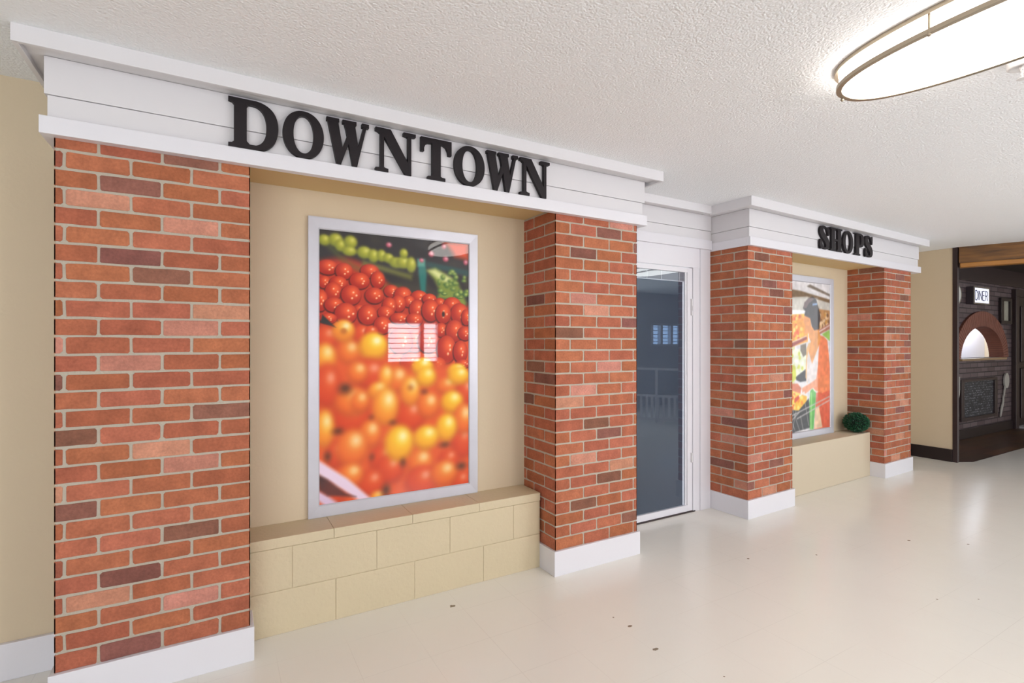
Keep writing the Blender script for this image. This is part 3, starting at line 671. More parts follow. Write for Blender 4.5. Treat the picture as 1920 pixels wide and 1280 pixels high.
def paint_tomatoes(W, H):
    U, V = np.meshgrid((np.arange(W)+.5)/W, (np.arange(H)+.5)/H)
    img = np.zeros((H, W, 3)); img[:] = (226, 82, 36)
    rs = np.random.RandomState(4)
    lay(img, sstep(0.60, 0.64, V-0.16*(U > 0.9)*(0)+0.0*U), (190, 52, 28))
    top = sstep(-0.02, 0.02, V-(0.885-0.17*U+0.05*np.sin(U*7)))
    lay(img, top, (44, 40, 42))
    n = noise2(U, V, 9, 1); lay(img, top*sstep(0.55, 0.9, n)*0.55, (78, 72, 56))
    lay(img, poly_mask(U, V, OLIVE, 0.02)*0.8, (122, 124, 52))
    for i in range(len(LEAFLN)-1):
        (a, b), (c, d) = LEAFLN[i], LEAFLN[i+1]
        lay(img, poly_mask(U, V, [(a, b+.012), (c, d+.012), (c, d-.014), (a, b-.014)], 0.02)*0.5, (96, 104, 44))
    for (u, v, a, b) in PEP: fruit(img, U, V, u, v, a*1.15, b*1.15, (205, 200, 62), (130, 138, 38), (236, 234, 150), 0.3, hs=.5)
    lay(img, poly_mask(U, V, TEALH, 0.012)*0.8, (34, 78, 76))
    lay(img, poly_mask(U, V, TEALV, 0.010), (38, 116, 108))
    lay(img, poly_mask(U, V, [(TEALV[0][0], TEALV[0][1]), (TEALV[1][0], TEALV[1][1]), (TEALV[1][0], TEALV[1][1]-.03), (TEALV[0][0], TEALV[0][1]-.03)], .01), (92, 156, 140))
    lay(img, poly_mask(U, V, CUC, 0.02)*0.9, (138, 158, 62)); lay(img, poly_mask(U, V, CUCL, 0.02), (222, 226, 150))
    for k in range(26):
        u, v = 0.78+0.22*rs.rand(), 0.79+0.12*rs.rand(); v -= (u-0.78)*0.25
        fruit(img, U, V, u, v, .012+.02*rs.rand(), .006+.008*rs.rand(), (176, 190, 80), (60, 96, 50), (225, 230, 180), .4, hs=.4)
    lay(img, poly_mask(U, V, REDC, 0.03), (226, 84, 48))
    for (u, v, a, b) in PINK: fruit(img, U, V, u, v, a, b, (240, 160, 176), (180, 70, 90), (255, 214, 220), .4, hs=.6)
    order = sorted(RED, key=lambda b: -b[1])
    for (u, v, a, b) in order:
        fruit(img, U, V, u-.004, v-.004, a*1.10, b*1.10, (140, 34, 20), (84, 20, 16), (140, 34, 20), 0.12, hs=0)
        fruit(img, U, V, u, v, a*1.03, b*1.03, (240, 84, 38), (172, 34, 20), (255, 120, 70), 0.07, hr=.5, hs=.5)
        for q in range(3):
            fruit(img, U, V, u+a*(.15+.28*(q % 2))+a*.1*rs.randn(), v+b*(.25-.3*q), a*.13, b*.13, (255, 206, 160), (250, 140, 90), (255, 240, 225), .5, hs=.8)
    fruit(img, U, V, .812, .706, .012, .012, (60, 26, 18), (60, 26, 18), (60, 26, 18), .5, hs=0)
    low = sstep(-0.03, 0.03, (0.64-0.20*U+0.03*np.sin(U*9))-V)
    lay(img, low, (232, 92, 40))
    CO = {'r': ((240, 98, 44), (216, 66, 28), (255, 186, 160)), 'o': ((252, 158, 56), (236, 104, 36), (255, 236, 184)),
          'y': ((255, 204, 74), (246, 140, 40), (255, 246, 200)), 'Y': ((255, 222, 52), (246, 166, 30), (255, 252, 214))}
    rank = {'r': 0, 'o': 1, 'y': 2, 'Y': 3}
    for (u, v, a, b, t) in sorted(SOFT, key=lambda q: (-(round(q[1]*5)), rank[q[4]])):
        c = CO[t]
        fruit(img, U, V, u, v-.01, a*1.08, b*1.08, c[1], tuple(x*.85 for x in c[1]), c[1], .4, hs=0)
        fruit(img, U, V, u, v, a, b, c[0], c[1], c[2], .34, hr=.34 if t != 'r' else .24, hs=.85)
    for (u, v) in ((.146, .632), (.578, .412)): fruit(img, U, V, u, v, .022, .012, (190, 96, 30), (190, 96, 30), (190, 96, 30), .7, hs=0)
    for (u, v, a, b) in GAPS: fruit(img, U, V, u, v, a*1.1, b*1.1, (58, 38, 24), (120, 56, 26), (58, 38, 24), .95, hs=0)
    lay(img, poly_mask(U, V, [(-.02, .60), (.02, .692), (.10, .645), (.02, .66), (-.02, .67)], .006), (46, 44, 44))
    soft = blur(img, 3); m_ = (low*(1-0.0*U))[..., None]; img[:] = img*(1-m_)+soft*m_
    soft = blur(img, 1); m_ = (top*(V > .80))[..., None]; img[:] = img*(1-m_)+soft*m_
    lay(img, poly_mask(U, V, BAR1, 0.018), (238, 214, 234)); lay(img, poly_mask(U, V, BAR2, 0.018), (222, 196, 222))
    lay(img, poly_mask(U, V, [(.0, .105), (.05, .09), (.16, .03), (.22, .012), (.05, .03), (0, .055)], .015)*.8, (70, 40, 46))
    return img

def paint_shopper(W, H):
    U, V = np.meshgrid((np.arange(W)+.5)/W, (np.arange(H)+.5)/H)
    img = np.zeros((H, W, 3)); img[:] = (226, 222, 224)
    rs = np.random.RandomState(9)
    fix = lambda p: [((q[0]*.95+1.0-1.062)/.888, q[1]) for q in p]
    # the shelves run on into the hidden left part of the print
    lay(img, poly_mask(U, V, [(-.1, .84), (.25, .84), (.25, .55), (-.1, .5)], .01), (232, 165, 80))
    lay(img, poly_mask(U, V, [(-.1, .55), (.25, .58), (.25, .2), (-.1, .15)], .01), (214, 214, 160))
    lay(img, poly_mask(U, V, [(-.1, .3), (.25, .3), (.25, 0), (-.1, 0)], .01), (70, 70, 68))
    blobs_after = {4: ((.05, .45, .55, .82), 90), 5: ((.75, 1, .62, .8), 50), 6: ((.05, .42, .62, .82), 60), 12: ((.1, .42, .35, .58), 30), 17: ((.1, .42, .16, .33), 45)}
    for i, (p, c) in enumerate(P2):
        lay(img, poly_mask(U, V, fix(p), 0.006), c)
        if i in blobs_after:
            (a, b, c0, d), n = blobs_after[i]
            for k in range(n):
                u, v = a+(b-a)*rs.rand(), c0+(d-c0)*rs.rand()
                col = [(250, 200, 60), (240, 130, 40), (225, 90, 40), (250, 225, 120)][rs.randint(4)] if i != 12 else [(205, 215, 70), (245, 248, 230)][rs.randint(2)]
                if i == 5: col = [(230, 200, 160), (120, 80, 50), (200, 140, 60)][rs.randint(3)]
                mm = poly_mask(U, V, fix(p), 0.006)
                d2 = np.hypot((U-u)/.028, (V-v)/.016); lay(img, (1-sstep(.6, 1.1, d2))*mm*.8, col)
    for w in WIRES:
        (a, b), (c, d) = fix(w); t = .0045
        lay(img, poly_mask(U, V, [(a, b+t), (c, d+t), (c, d-t), (a, b-t)] if abs(c-a) > .12 else [(a-t, b), (a+t, b), (c+t, d), (c-t, d)], .003)*.85, (198, 192, 188))
    n = noise2(U, V, 26, 3); img *= (0.93+0.14*n)[..., None]
    return blur(img, 1)

def framed_poster(name, label, loc, rz, x0, x1, z0, z1, fw, fh, yf, painter, W, H):
    """x0..z1 outer frame; fw/fh width of the frame members; yf front of frame"""
    root = empty(name, loc, rz); tag(root, label, 'poster')
    bm = bmesh.new()
    yb = yf+0.019
    # four mitred members with a stepped profile
    prof = [(0.0, 0.0), (0.04, -0.0), (0.10, 0.0), (0.86, 0.0035), (0.9, 0.0035), (1.0, 0.009)]
    cn = [(x0, z0), (x1, z0), (x1, z1), (x0, z1)]
    inn = [(x0+fw, z0+fh), (x1-fw, z0+fh), (x1-fw, z1-fh), (x0+fw, z1-fh)]
    rings = []
    rings.append([bm.verts.new((c[0], yb, c[1])) for c in cn])
    for t, d in prof:
        rings.append([bm.verts.new((c[0]+(i[0]-c[0])*t, yf+d, c[1]+(i[1]-c[1])*t)) for c, i in zip(cn, inn)])
    rings.append([bm.verts.new((i[0], yb, i[1])) for i in inn])
    for A, B in zip(rings, rings[1:]):
        for k in range(4): bm.faces.new((A[k], A[(k+1) % 4], B[(k+1) % 4], B[k]))
    A, B = rings[-1], rings[0]
    for k in range(4): bm.faces.new((A[k], A[(k+1) % 4], B[(k+1) % 4], B[k]))
    bmesh.ops.recalc_face_normals(bm, faces=bm.faces[:])
    link('frame', bm, M_ALU, root)
    # print sheet
    a0, a1, b0, b1 = x0+fw, x1-fw, z0+fh, z1-fh
    img = to_lin(painter(W, H))
    xs = np.linspace(a0, a1, W+1); zs = np.linspace(b0, b1, H+1)
    X, Z = np.meshgrid(xs, zs)
    yp = yf+0.0125
    co = np.stack([X, np.full_like(X, yp), Z], -1).reshape(-1, 3)
    i0 = (np.arange(H)[:, None]*(W+1)+np.arange(W)[None]).reshape(-1)
    faces = np.stack([i0, i0+1, i0+W+2, i0+W+1], -1)
    nb = len(co)
    # a thin solid sheet: back panel behind the painted front
    bk = np.array([(a0, yp+.003, b0), (a1, yp+.003, b0), (a1, yp+.003, b1), (a0, yp+.003, b1)])
    me = bpy.data.meshes.new('print')
    me.vertices.add(nb+4); me.vertices.foreach_set('co', np.vstack([co, bk]).astype(np.float32).ravel())
    fl = np.vstack([faces, [[nb+3, nb+2, nb+1, nb]]]).astype(np.int32)
    me.loops.add(fl.size); me.loops.foreach_set('vertex_index', fl.ravel())
    me.polygons.add(len(fl)); me.polygons.foreach_set('loop_start', np.arange(0, fl.size, 4, dtype=np.int32))
    me.update(calc_edges=True)
    at = me.color_attributes.new('paint', 'FLOAT_COLOR', 'POINT')
    pad = np.pad(img, ((0, 1), (0, 1), (0, 0)), mode='edge'); 
    colr = np.ones((nb+4, 4), np.float32); colr[:nb, :3] = pad.reshape(-1, 3)
    at.data.foreach_set('color', colr.ravel())
    me.materials.append(M_PRINT)
    o = bpy.data.objects.new('print', me); COL.objects.link(o); o.parent = root
    return root

framed_poster('framed_poster', 'large silver framed poster of red and yellow tomatoes between two brick columns', (0, 0, 0), 0,
              0.4245, 1.4405, 0.4765, 2.1185, 0.0590, 0.0655, 0.3505, paint_tomatoes, 250, 420)
framed_poster('framed_poster', 'silver framed poster of a woman with a shopping cart at a produce shelf', (O2[0], O2[1], 0), TH2,
              1.000, 2.012, 0.4685, 2.110, 0.0600, 0.064, 0.322, paint_shopper, 200, 340)

# ---------------------------------------------------------------- glass door
DR = empty('door_1', (0, 0, 0)); structure(DR)
boxes('casing', M_WHITE2, [(2.50, 3.70, 0.405, 0.46, 2.066, 2.232), (3.575, 3.70, 0.396, 0.46, 0, 2.232), (3.494, 3.574, 0.405, 0.46, 0, 2.066), (2.47, 2.56, 0.405, 0.46, 0, 2.232)], DR, bev=0.002)
DFR = boxes('door_frame', M_WHITE2, [(3.430, 3.489, 0.410, 0.45, 0.012, 2.060), (3.409, 3.4285, 0.416, 0.45, 0.064, 2.022), (2.565, 2.62, 0.410, 0.45, 0.012, 2.060),
                              (2.62, 3.430, 0.410, 0.45, 2.022, 2.060), (2.62, 3.430, 0.410, 0.45, 0.012, 0.064)], DR, bev=0.0015)
boxes('threshold', M_DARKWOOD, [(2.56, 3.52, 0.404, 0.45, 0.0, 0.010)], DR)
M_GLASS = mat('clear_glass', (1, 1, 1, 1), 0.0)
nt = M_GLASS.node_tree
for n in list(nt.nodes):
    if n.type != 'OUTPUT_MATERIAL': nt.nodes.remove(n)
gl = nt.nodes.new('ShaderNodeBsdfGlossy'); gl.inputs['Roughness'].default_value = 0.0; gl.inputs['Color'].default_value = (0.85, 0.94, 1, 1)
tr = nt.nodes.new('ShaderNodeBsdfTransparent'); tr.inputs['Color'].default_value = (0.88, 0.9, 0.92, 1)
fz = nt.nodes.new('ShaderNodeFresnel'); fz.inputs['IOR'].default_value = 1.9
ms = nt.nodes.new('ShaderNodeMixShader')
ge = nt.nodes.new('ShaderNodeNewGeometry'); iv = nt.nodes.new('ShaderNodeMath'); iv.operation = 'SUBTRACT'; iv.inputs[0].default_value = 1.0
nt.links.new(ge.outputs['Backfacing'], iv.inputs[1])
mf = nt.nodes.new('ShaderNodeMath'); mf.operation = 'MULTIPLY'; nt.links.new(fz.outputs[0], mf.inputs[0]); nt.links.new(iv.outputs[0], mf.inputs[1])
nt.links.new(mf.outputs[0], ms.inputs[0]); nt.links.new(tr.outputs[0], ms.inputs[1]); nt.links.new(gl.outputs[0], ms.inputs[2])
nt.links.new(ms.outputs[0], [n for n in nt.nodes if n.type == 'OUTPUT_MATERIAL'][0].inputs['Surface'])
boxes('glass_pane', M_GLASS, [(2.62, 3.409, 0.4225, 0.4245, 0.064, 2.022)], DR)
M_SHADE = mat('charcoal_roller_shade', srgb(66, 76, 94), 0.8)
boxes('roller_shade', M_SHADE, [(2.62, 3.400, 0.436, 0.439, 0.064, 1.945)], DR)
HR = boxes('headrail', mat('grey_headrail', srgb(150, 150, 156), 0.4), [(2.62, 3.409, 0.431, 0.448, 1.945, 2.021)], DR, bev=0.002)
boxes('headrail_lip', M_WHITE2, [(2.62, 3.409, 0.427, 0.4305, 1.942, 1.950)], HR)
for x in (2.98, 3.14, 3.35): boxes('bracket', M_WHITE, [(x, x+0.008, 0.427, 0.4305, 1.95, 2.018)], HR)
boxes('latch', M_WHITE, [(3.468, 3.480, 0.396, 0.410, 1.66, 1.80), (3.472, 3.478, 0.386, 0.396, 1.70, 1.74)], DFR, bev=0.002)
boxes('latch', M_WHITE, [(3.468, 3.480, 0.396, 0.410, 0.42, 0.50)], DFR, bev=0.002)

# ---------------------------------------------------------------- green ball on the ledge
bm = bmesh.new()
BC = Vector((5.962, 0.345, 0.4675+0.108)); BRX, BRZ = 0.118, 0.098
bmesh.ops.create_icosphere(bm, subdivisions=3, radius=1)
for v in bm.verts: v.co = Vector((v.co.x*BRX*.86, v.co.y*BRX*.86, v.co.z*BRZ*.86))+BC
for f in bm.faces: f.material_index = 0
rnd = random.Random(5)
for k in range(2300):
    zz = rnd.uniform(-1, 1); t = rnd.uniform(0, 2*PI); s = math.sqrt(1-zz*zz)
    n = Vector((s*math.cos(t), s*math.sin(t), zz))
    p = Vector((n.x*BRX, n.y*BRX, n.z*BRZ))*rnd.uniform(.86, 1.0)+BC
    d = (n+Vector((rnd.gauss(0, .6), rnd.gauss(0, .6), rnd.gauss(0, .6)))).normalized()
    sd = d.cross(Vector((rnd.gauss(0, 1), rnd.gauss(0, 1), rnd.gauss(0, 1)))).normalized()
    L_, W_ = rnd.uniform(.012, .020), rnd.uniform(.004, .006)
    cu = d.cross(sd)*0.003
    pts = [p, p+d*L_*.5+sd*W_, p+d*L_, p+d*L_*.5-sd*W_]
    vs = [bm.verts.new(q) for q in (pts[0]+cu*0, pts[1]+cu, pts[2], pts[3]+cu)]
    for tri in ((0, 1, 2), (0, 2, 3)):
        f = bm.faces.new([vs[i] for i in tri]); f.material_index = 1
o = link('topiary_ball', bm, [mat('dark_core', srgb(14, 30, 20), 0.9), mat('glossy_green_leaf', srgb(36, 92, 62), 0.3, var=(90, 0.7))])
# keep the foliage above the ledge
for v in o.data.vertices:
    if v.co.z < 0.468: v.co.z = 0.468
tag(o, 'small dark green leafy ball on the ledge beside the farthest brick column', 'plant')

# ---------------------------------------------------------------- oval ceiling lamps
def make_lamp(label, x, y, power):
    root = empty('ceiling_lamp', (x, y, ZC)); tag(root, label, 'ceiling light', 'oval ceiling lamps')
    e = 2.35; A, B = 0.245, 0.60
    def ring(name, m, a, b, z0, z1, w):
        bm = bmesh.new()
        prism(bm, ell(0, 0, a, b, 96, e), [ell(0, 0, a-w, b-w, 96, e)], lambda p, q, d: (p, q, z0+d), z1-z0)
        o = link(name, bm, m, root); return o
    ring('upper_ring', M_NICKEL, A+.012, B+.012, -0.018, -0.001, .014)
    ring('lower_ring', M_NICKEL, A+.006, B+.006, -0.082, -0.066, .020)
    bm = bmesh.new()
    secs = [(0.0, 0.0), (0.0, -0.066), (-0.006, -0.078), (-0.02, -0.084), (-0.08, -0.091), (-0.16, -0.095)]
    rings = []
    for off, z in secs: rings.append([bm.verts.new((p[0], p[1], z-0.0005)) for p in ell(0, 0, A-.004+off, B-.004+off*1.6, 96, e)])
    for P, Q in zip(rings, rings[1:]):
        for k in range(96): bm.faces.new((P[k], P[(k+1) % 96], Q[(k+1) % 96], Q[k]))
    bm.faces.new(rings[-1][::-1]); bm.faces.new(rings[0])
    bmesh.ops.recalc_face_normals(bm, faces=bm.faces[:])
    link('diffuser', bm, glow(power), root, smooth=False)
    for px, py in ((0, 1), (-1, .33), (1, -.33), (0, -1)):
        q = (px*(A+.004)*(1 if py in (1, -1, 0) else .965), py*(B+.004))
        bm = bmesh.new(); lathe(bm, [(.004, -.001), (.004, -.084), (.007, -.084), (.007, -.090), (.002, -.094)], (q[0], q[1], 0), 12)
        link('post', bm, M_NICKEL, root)
    return root
LAMP = (2.345, -1.99)
make_lamp('oval ceiling lamp with brushed metal rings at the top right of the picture', *LAMP, PW['lamp_a'])
make_lamp('oval ceiling lamp mirrored at the top of the dark door glass', 5.75, -2.1, PW['lamp_b'])

# sprinkler
root = empty('sprinkler', (2.80, -1.835, ZC)); tag(root, 'white ceiling sprinkler head beside the oval lamp', 'sprinkler')
bm = bmesh.new(); lathe(bm, [(.047, -.0005), (.049, -.012), (.047, -.032), (.040, -.036), (.030, -.030), (.012, -.028)], (0, 0, 0), 32); link('escutcheon', bm, M_SPRINK, root, True)
bm = bmesh.new()
lathe(bm, [(.010, -.028), (.010, -.040), (.006, -.044)], (0, 0, 0), 12)
for s in (-1, 1): tube(bm, [(s*.009, 0, -.036), (s*.017, 0, -.050), (s*.015, 0, -.066), (s*.002, 0, -.076)], .0028, 8)
lathe(bm, [(.003, -.044), (.002, -.072)], (0, 0, 0), 8)
lathe(bm, [(.018, -.078), (.019, -.0795), (.006, -.081)], (0, 0, 0), 16)
link('head', bm, M_SPRINK, root)

# ---------------------------------------------------------------- the diner at the far end
DY = 0.68
def dark_brick():
    m = mat('dark_brown_brick', srgb(70, 52, 54), 0.5)
    nt = m.node_tree; N = nt.nodes; L = nt.links
    tc = N.new('ShaderNodeTexCoord'); mp = N.new('ShaderNodeMapping'); mp.inputs['Rotation'].default_value = (PI/2, 0, 0)
    L.new(tc.outputs['Object'], mp.inputs['Vector'])
    br = N.new('ShaderNodeTexBrick'); br.inputs['Scale'].default_value = 1
    br.inputs['Brick Width'].default_value = 0.26; br.inputs['Row Height'].default_value = 0.075; br.inputs['Mortar Size'].default_value = 0.007
    br.inputs['Color1'].default_value = srgb(108, 92, 94); br.inputs['Color2'].default_value = srgb(78, 60, 62); br.inputs['Mortar'].default_value = srgb(34, 26, 30)
    L.new(mp.outputs['Vector'], br.inputs['Vector']); L.new(br.outputs['Color'], bsdf(m).inputs['Base Color'])
    bp = N.new('ShaderNodeBump'); bp.inputs['Strength'].default_value = 0.5; bp.inputs['Distance'].default_value = 0.01; bp.invert = True
    L.new(br.outputs['Fac'], bp.inputs['Height']); L.new(bp.outputs['Normal'], bsdf(m).inputs['Normal'])
    return m
AX, AZ, AW, AH = 10.27, 1.195, 0.80, 0.49      # arch: centre, springing line, half width, rise
def arc(w, h, n=24): return [(AX+w*math.cos(PI*k/n), AZ+h*math.sin(PI*k/n)) for k in range(n+1)]
bm = bmesh.new()
prism(bm, [(7.7, 0.14), (13.8, 0.14), (13.8, 2.36), (7.7, 2.36)], [arc(1.001, .721)[::-1]], lambda a, b, d: (a, DY+d, b), 0.155)
structure(link('wall_diner', bm, dark_brick()))
structure(boxes('baseboard_diner', M_BLACKTRIM, [(7.7, 11.5, DY-0.02, DY+0.2, 0, 0.14)], bev=0.003))
structure(boxes('wall_diner_back', mat('bright_white_wall', srgb(236, 236, 242), 0.6), [(7.7, 13.8, 1.75, 1.85, 0, ZC+0.05)]))
d = bpy.data.lights.new('back_room_light', 'POINT'); d.energy = 58; d.shadow_soft_size = 0.15; d.color = (0.84, 0.9, 1)
o = bpy.data.objects.new('back_room_light', d); COL.objects.link(o); o.location = (11.2, 1.35, 2.2)
o2 = bpy.data.objects.new('back_room_light', d); COL.objects.link(o2); o2.location = (12.8, 1.35, 2.2)
structure(boxes('trim_1', M_DARKWOOD, [(7.7, 13.8, DY-0.03, DY+0.155, 2.36, ZC+0.05)], bev=0.004))
# arch ring of soldier bricks with its reveal
root = empty('brick_arch', (AX, DY, AZ)); tag(root, 'red brick arch around the bright opening in the dark diner wall', 'arch')
bm = bmesh.new()
nb = 44
for k in range(nb):
    t0, t1 = PI*(k+.06)/nb, PI*(k+.94)/nb
    q = [(AW, AH, t0), (1.0, .72, t0), (1.0, .72, t1), (AW, AH, t1)]
    P = [(w*math.cos(t), h*math.sin(t)) for w, h, t in q]
    prism(bm, P, [], lambda a, b, d: (a, -0.03+d, b), 0.185)
M_ARCH = mat('arch_brick', srgb(128, 78, 62), 0.7, var=(8, 0.25))
link('arch_bricks', bm, M_ARCH, root)
bm = bmesh.new()
prism(bm, [(a*.996, b*.996) for a, b in [(1.0*math.cos(PI*k/40), .72*math.sin(PI*k/40)) for k in range(41)]]+[(-AW*1.004*math.cos(PI*k/40), AH*1.004*math.sin(PI*k/40)) for k in range(41)], [], lambda a, b, d: (a, -0.022+d, b), 0.17)
link('mortar_bed', bm, mat('dark_mortar', srgb(70, 46, 40), 0.9), root)
boxes('sill', mat('light_wood_sill', srgb(150, 122, 90), 0.5), [(-0.84, 0.84, -0.06, 0.155, -0.035, 0.0)], root, bev=0.004)
# DINER sign
root = empty('diner_sign', (10.005, DY, 2.145)); tag(root, 'white DINER sign box in a silver frame on the dark wall', 'sign')
boxes('sign_box', mat('dark_sign_case', srgb(60, 50, 56), 0.5), [(-0.28, 0.28, -0.085, 0.0, -0.135, 0.125)], root, bev=0.003)
boxes('sign_frame', M_CHROME, [(-0.28, 0.28, -0.098, -0.085, 0.105, 0.125), (-0.28, 0.28, -0.098, -0.085, -0.135, -0.115), (-0.28, -0.262, -0.098, -0.085, -0.115, 0.105), (0.262, 0.28, -0.098, -0.085, -0.115, 0.105)], root)
SF = boxes('sign_face', mat('lit_sign_face', srgb(235, 235, 250), 0.4, emit=((0.85, 0.87, 1, 1), 0.55)), [(-0.262, 0.262, -0.092, -0.086, -0.115, 0.105)], root)
bm = bmesh.new()
def seg(x0, z0, x1, z1, w=0.014):
    dx, dz = x1-x0, z1-z0; l = math.hypot(dx, dz); nx, nz = -dz/l*w/2, dx/l*w/2
    prism(bm, [(x0+nx, z0+nz), (x1+nx, z1+nz), (x1-nx, z1-nz), (x0-nx, z0-nz)], [], lambda a, b, d: (a, -0.0945+d, b), 0.003)
h0, h1 = -0.075, 0.065
hm = (h0+h1)/2
segs = []
def L_(x, w, lst):
    for a in lst: segs.append((x+a[0]*w, h0+a[1]*(h1-h0), x+a[2]*w, h0+a[3]*(h1-h0)))
L_(-0.225, .085, [(0,0,0,1), (0,1,.55,1), (.55,1,1,.7), (1,.7,1,.3), (1,.3,.55,0), (.55,0,0,0)])
L_(-0.115, .01, [(0,0,0,1)])
L_(-0.080, .085, [(0,0,0,1), (0,1,1,0), (1,0,1,1)])
L_(0.035, .07, [(0,0,0,1), (0,1,1,1), (0,.52,.85,.52), (0,0,1,0)])
L_(0.135, .08, [(0,0,0,1), (0,1,.7,1), (.7,1,1,.85), (1,.85,1,.65), (1,.65,.7,.5), (.7,.5,0,.5), (.55,.5,1,0)])
for s in segs: seg(*s)
link('lettering', bm, mat('navy_lettering', srgb(36, 38, 84), 0.5), SF)
# round white clock partly behind the post
root = empty('wall_plate', (9.30, DY, 2.135)); tag(root, 'round white plate half hidden behind the dark post', 'wall decor')
bm = bmesh.new()
prism(bm, ell(0, 0, .165, .15, 40), [], lambda a, b, d: (a, -0.03+d, b), .03); link('plate_face', bm, mat('plate_white', srgb(225, 222, 215), 0.5), root)
bm = bmesh.new()
prism(bm, ell(0, 0, .172, .157, 40), [ell(0, 0, .158, .143, 40)], lambda a, b, d: (a, -0.036+d, b), .034); link('rim', bm, M_CHROME, root)
# small framed picture
root = empty('picture_frame', (11.2, DY, 1.96)); tag(root, 'small dark framed picture right of the DINER sign', 'picture')
boxes('frame', M_BLACKTRIM, [(-.25, .2, -.04, 0, -.22, -.17), (-.25, .2, -.04, 0, .15, .20), (-.25, -.14, -.04, 0, -.17, .15), (.13, .2, -.04, 0, -.17, .15)], root, bev=.003)
boxes('picture', mat('faded_print', srgb(165, 160, 145), 0.4, var=(12, 0.35)), [(-.14, .13, -.012, -.002, -.17, .15)], root)
# menu board
def slate():
    m = mat('slate_panel', srgb(34, 34, 40), 0.5); nt = m.node_tree; N = nt.nodes; L = nt.links
    tc = N.new('ShaderNodeTexCoord'); mp = N.new('ShaderNodeMapping'); mp.inputs['Rotation'].default_value = (PI/2, 0, 0)
    L.new(tc.outputs['Object'], mp.inputs['Vector'])
    br = N.new('ShaderNodeTexBrick'); br.inputs['Scale'].default_value = 1; br.inputs['Brick Width'].default_value = 0.055; br.inputs['Row Height'].default_value = 0.036
    br.inputs['Mortar Size'].default_value = 0.008; br.inputs['Bias'].default_value = -0.1; br.inputs['Mortar Smooth'].default_value = 0.3
    br.inputs['Color1'].default_value = srgb(30, 30, 36); br.inputs['Color2'].default_value = srgb(150, 150, 158); br.inputs['Mortar'].default_value = srgb(30, 30, 36)
    L.new(mp.outputs['Vector'], br.inputs['Vector'])
    n = N.new('ShaderNodeTexNoise'); n.inputs['Scale'].default_value = 55; L.new(tc.outputs['Object'], n.inputs['Vector'])
    gt = N.new('ShaderNodeMath'); gt.operation = 'GREATER_THAN'; gt.inputs[1].default_value = 0.5; L.new(n.outputs['Fac'], gt.inputs[0])
    mx = N.new('ShaderNodeMix'); mx.data_type = 'RGBA'; mx.inputs[6].default_value = srgb(30, 30, 36)
    L.new(gt.outputs[0], mx.inputs[0]); L.new(br.outputs['Color'], mx.inputs[7]); L.new(mx.outputs[2], bsdf(m).inputs['Base Color'])
    return m
root = empty('menu_board', (10.12, DY, 0.575)); tag(root, 'dark framed board with rows of small white marks under the arch', 'board')
boxes('frame', M_DARKWOOD, [(-.66, .67, -.04, 0, -.31, -.26), (-.66, .67, -.04, 0, .27, .31), (-.66, -.56, -.04, 0, -.26, .27), (.57, .67, -.04, 0, -.26, .27)], root, bev=.003)
boxes('panel', slate(), [(-.56, .57, -.018, -.004, -.26, .27)], root)
M_SPOON = mat('silver_spoon', srgb(190, 186, 180), 0.35, metal=0.3)
# big spoon and fork hung on the wall
bm = bmesh.new()
prism(bm, ell(.12, .21, .10, .125, 24), [], lambda a, b, d: (a, -0.03+d, b), .02)
bl = chaikin([(.075,.20),(.02,.02),(.01,-.02),(-.02,-.04),(-.03,-.14),(-.10,-.22),(-.14,-.36),(-.10,-.37),(-.04,-.25),(.02,-.15),(.02,-.05),(.05,-.02),(.06,.02),(.13,.20)], 1)
prism(bm, bl, [], lambda a, b, d: (a, -0.025+d, b), .012)
o = link('wall_spoon', bm, M_SPOON); o.location = (11.09, DY, 0.60)
tag(o, 'giant silver spoon hung on the dark wall right of the board', 'wall decor')
bm = bmesh.new()
for k in range(4): box(bm, .0+k*.03, .016+k*.03, -.028, -.014, .14, .34)
prism(bm, chaikin([(0,.15),(.106,.15),(.09,.06),(.06,.02),(.075,-.30),(.03,-.30),(.045,.02),(.015,.06)], 1), [], lambda a, b, d: (a, -0.028+d, b), .014)
o = link('wall_fork', bm, M_SPOON); o.location = (9.335, DY, 0.59)
tag(o, 'giant silver fork partly hidden behind the dark post', 'wall decor')
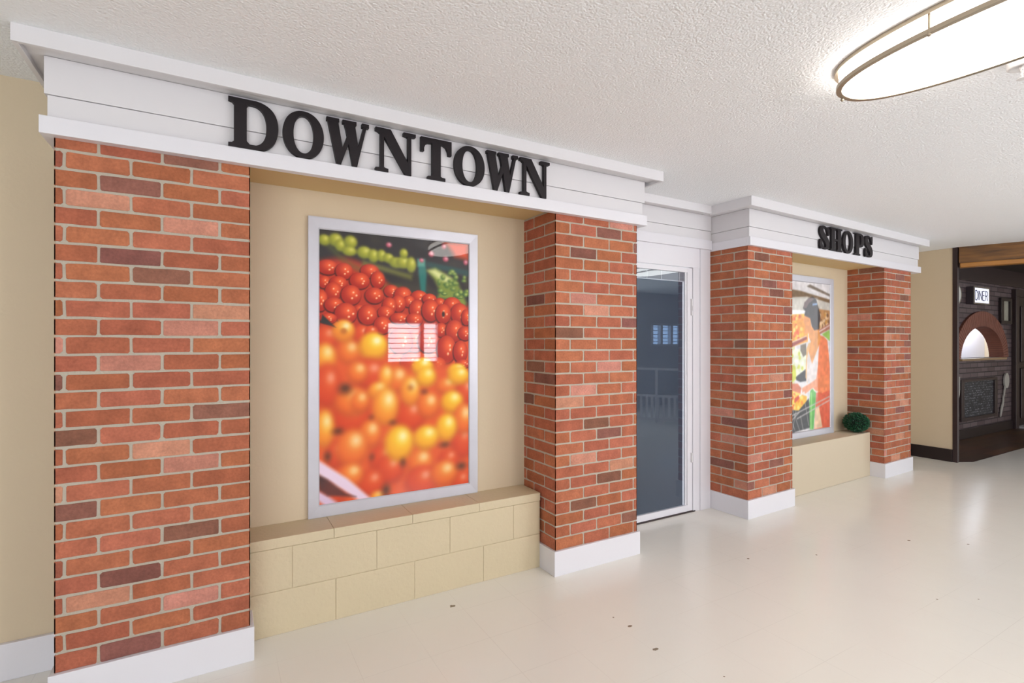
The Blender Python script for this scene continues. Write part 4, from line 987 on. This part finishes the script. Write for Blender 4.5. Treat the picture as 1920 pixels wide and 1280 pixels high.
# dark post and beam at the opening
structure(boxes('trim_2', M_DARKWOOD, [(7.644, 7.692, 0.060, 0.1065, 0, ZC)], bev=0.002))
def wood_beam():
    m = mat('stained_beam', srgb(120, 78, 38), 0.45)
    nt = m.node_tree; N = nt.nodes; L = nt.links
    tc = N.new('ShaderNodeTexCoord'); mp = N.new('ShaderNodeMapping'); mp.inputs['Scale'].default_value = (1.2, 14, 14)
    n = N.new('ShaderNodeTexNoise'); n.inputs['Scale'].default_value = 2; n.inputs['Detail'].default_value = 6
    cr = N.new('ShaderNodeValToRGB'); cr.color_ramp.elements[0].color = srgb(72, 44, 16); cr.color_ramp.elements[1].color = srgb(138, 92, 38)
    cr.color_ramp.elements[0].position = .3; cr.color_ramp.elements[1].position = .7
    L.new(tc.outputs['Object'], mp.inputs['Vector']); L.new(mp.outputs['Vector'], n.inputs['Vector']); L.new(n.outputs['Fac'], cr.inputs[0])
    L.new(cr.outputs['Color'], bsdf(m).inputs['Base Color'])
    return m
M_BEAM = wood_beam()
ang = math.atan2(-6.556, 2.52)
bmr = empty('ceiling_beam', (7.646, 0.056, 2.325), ang); tag(bmr, 'stained wood beam across the ceiling where the diner begins', 'beam')
boxes('beam_face', M_BEAM, [(0.01, 6.5, 0.0, 0.12, 0.05, ZC-2.325+0.04)], bmr, bev=.002)
boxes('beam_moulding', mat('honey_moulding', srgb(168, 112, 44), 0.4, var=(5, 0.2)), [(0.02, 6.5, -0.015, 0.12, 0.0, 0.05)], bmr, bev=.006)
# panelled dark door right of the arch
DD = structure(empty('door_2', (11.5, DY, 0)))
boxes('casing', M_DARKWOOD, [(0.0, 0.14, -0.06, 0.1, 0, 2.2), (1.5, 1.64, -0.06, 0.1, 0, 2.2), (0, 1.64, -0.06, 0.1, 2.2, 2.32)], DD, bev=.004)
boxes('leaf', M_BLACKTRIM, [(0.14, 1.5, -0.03, 0.02, 0.02, 2.2)], DD)
boxes('panel', M_DARKWOOD, [(0.28, 1.36, -0.05, -0.03, 1.1, 2.05)], DD, bev=.012)
boxes('panel', M_DARKWOOD, [(0.28, 1.36, -0.05, -0.03, 0.15, 1.0)], DD, bev=.012)
boxes('threshold', mat('white_threshold', srgb(200, 196, 196), 0.4), [(0.14, 1.5, -0.13, 0.02, 0, 0.03)], DD, bev=.004)
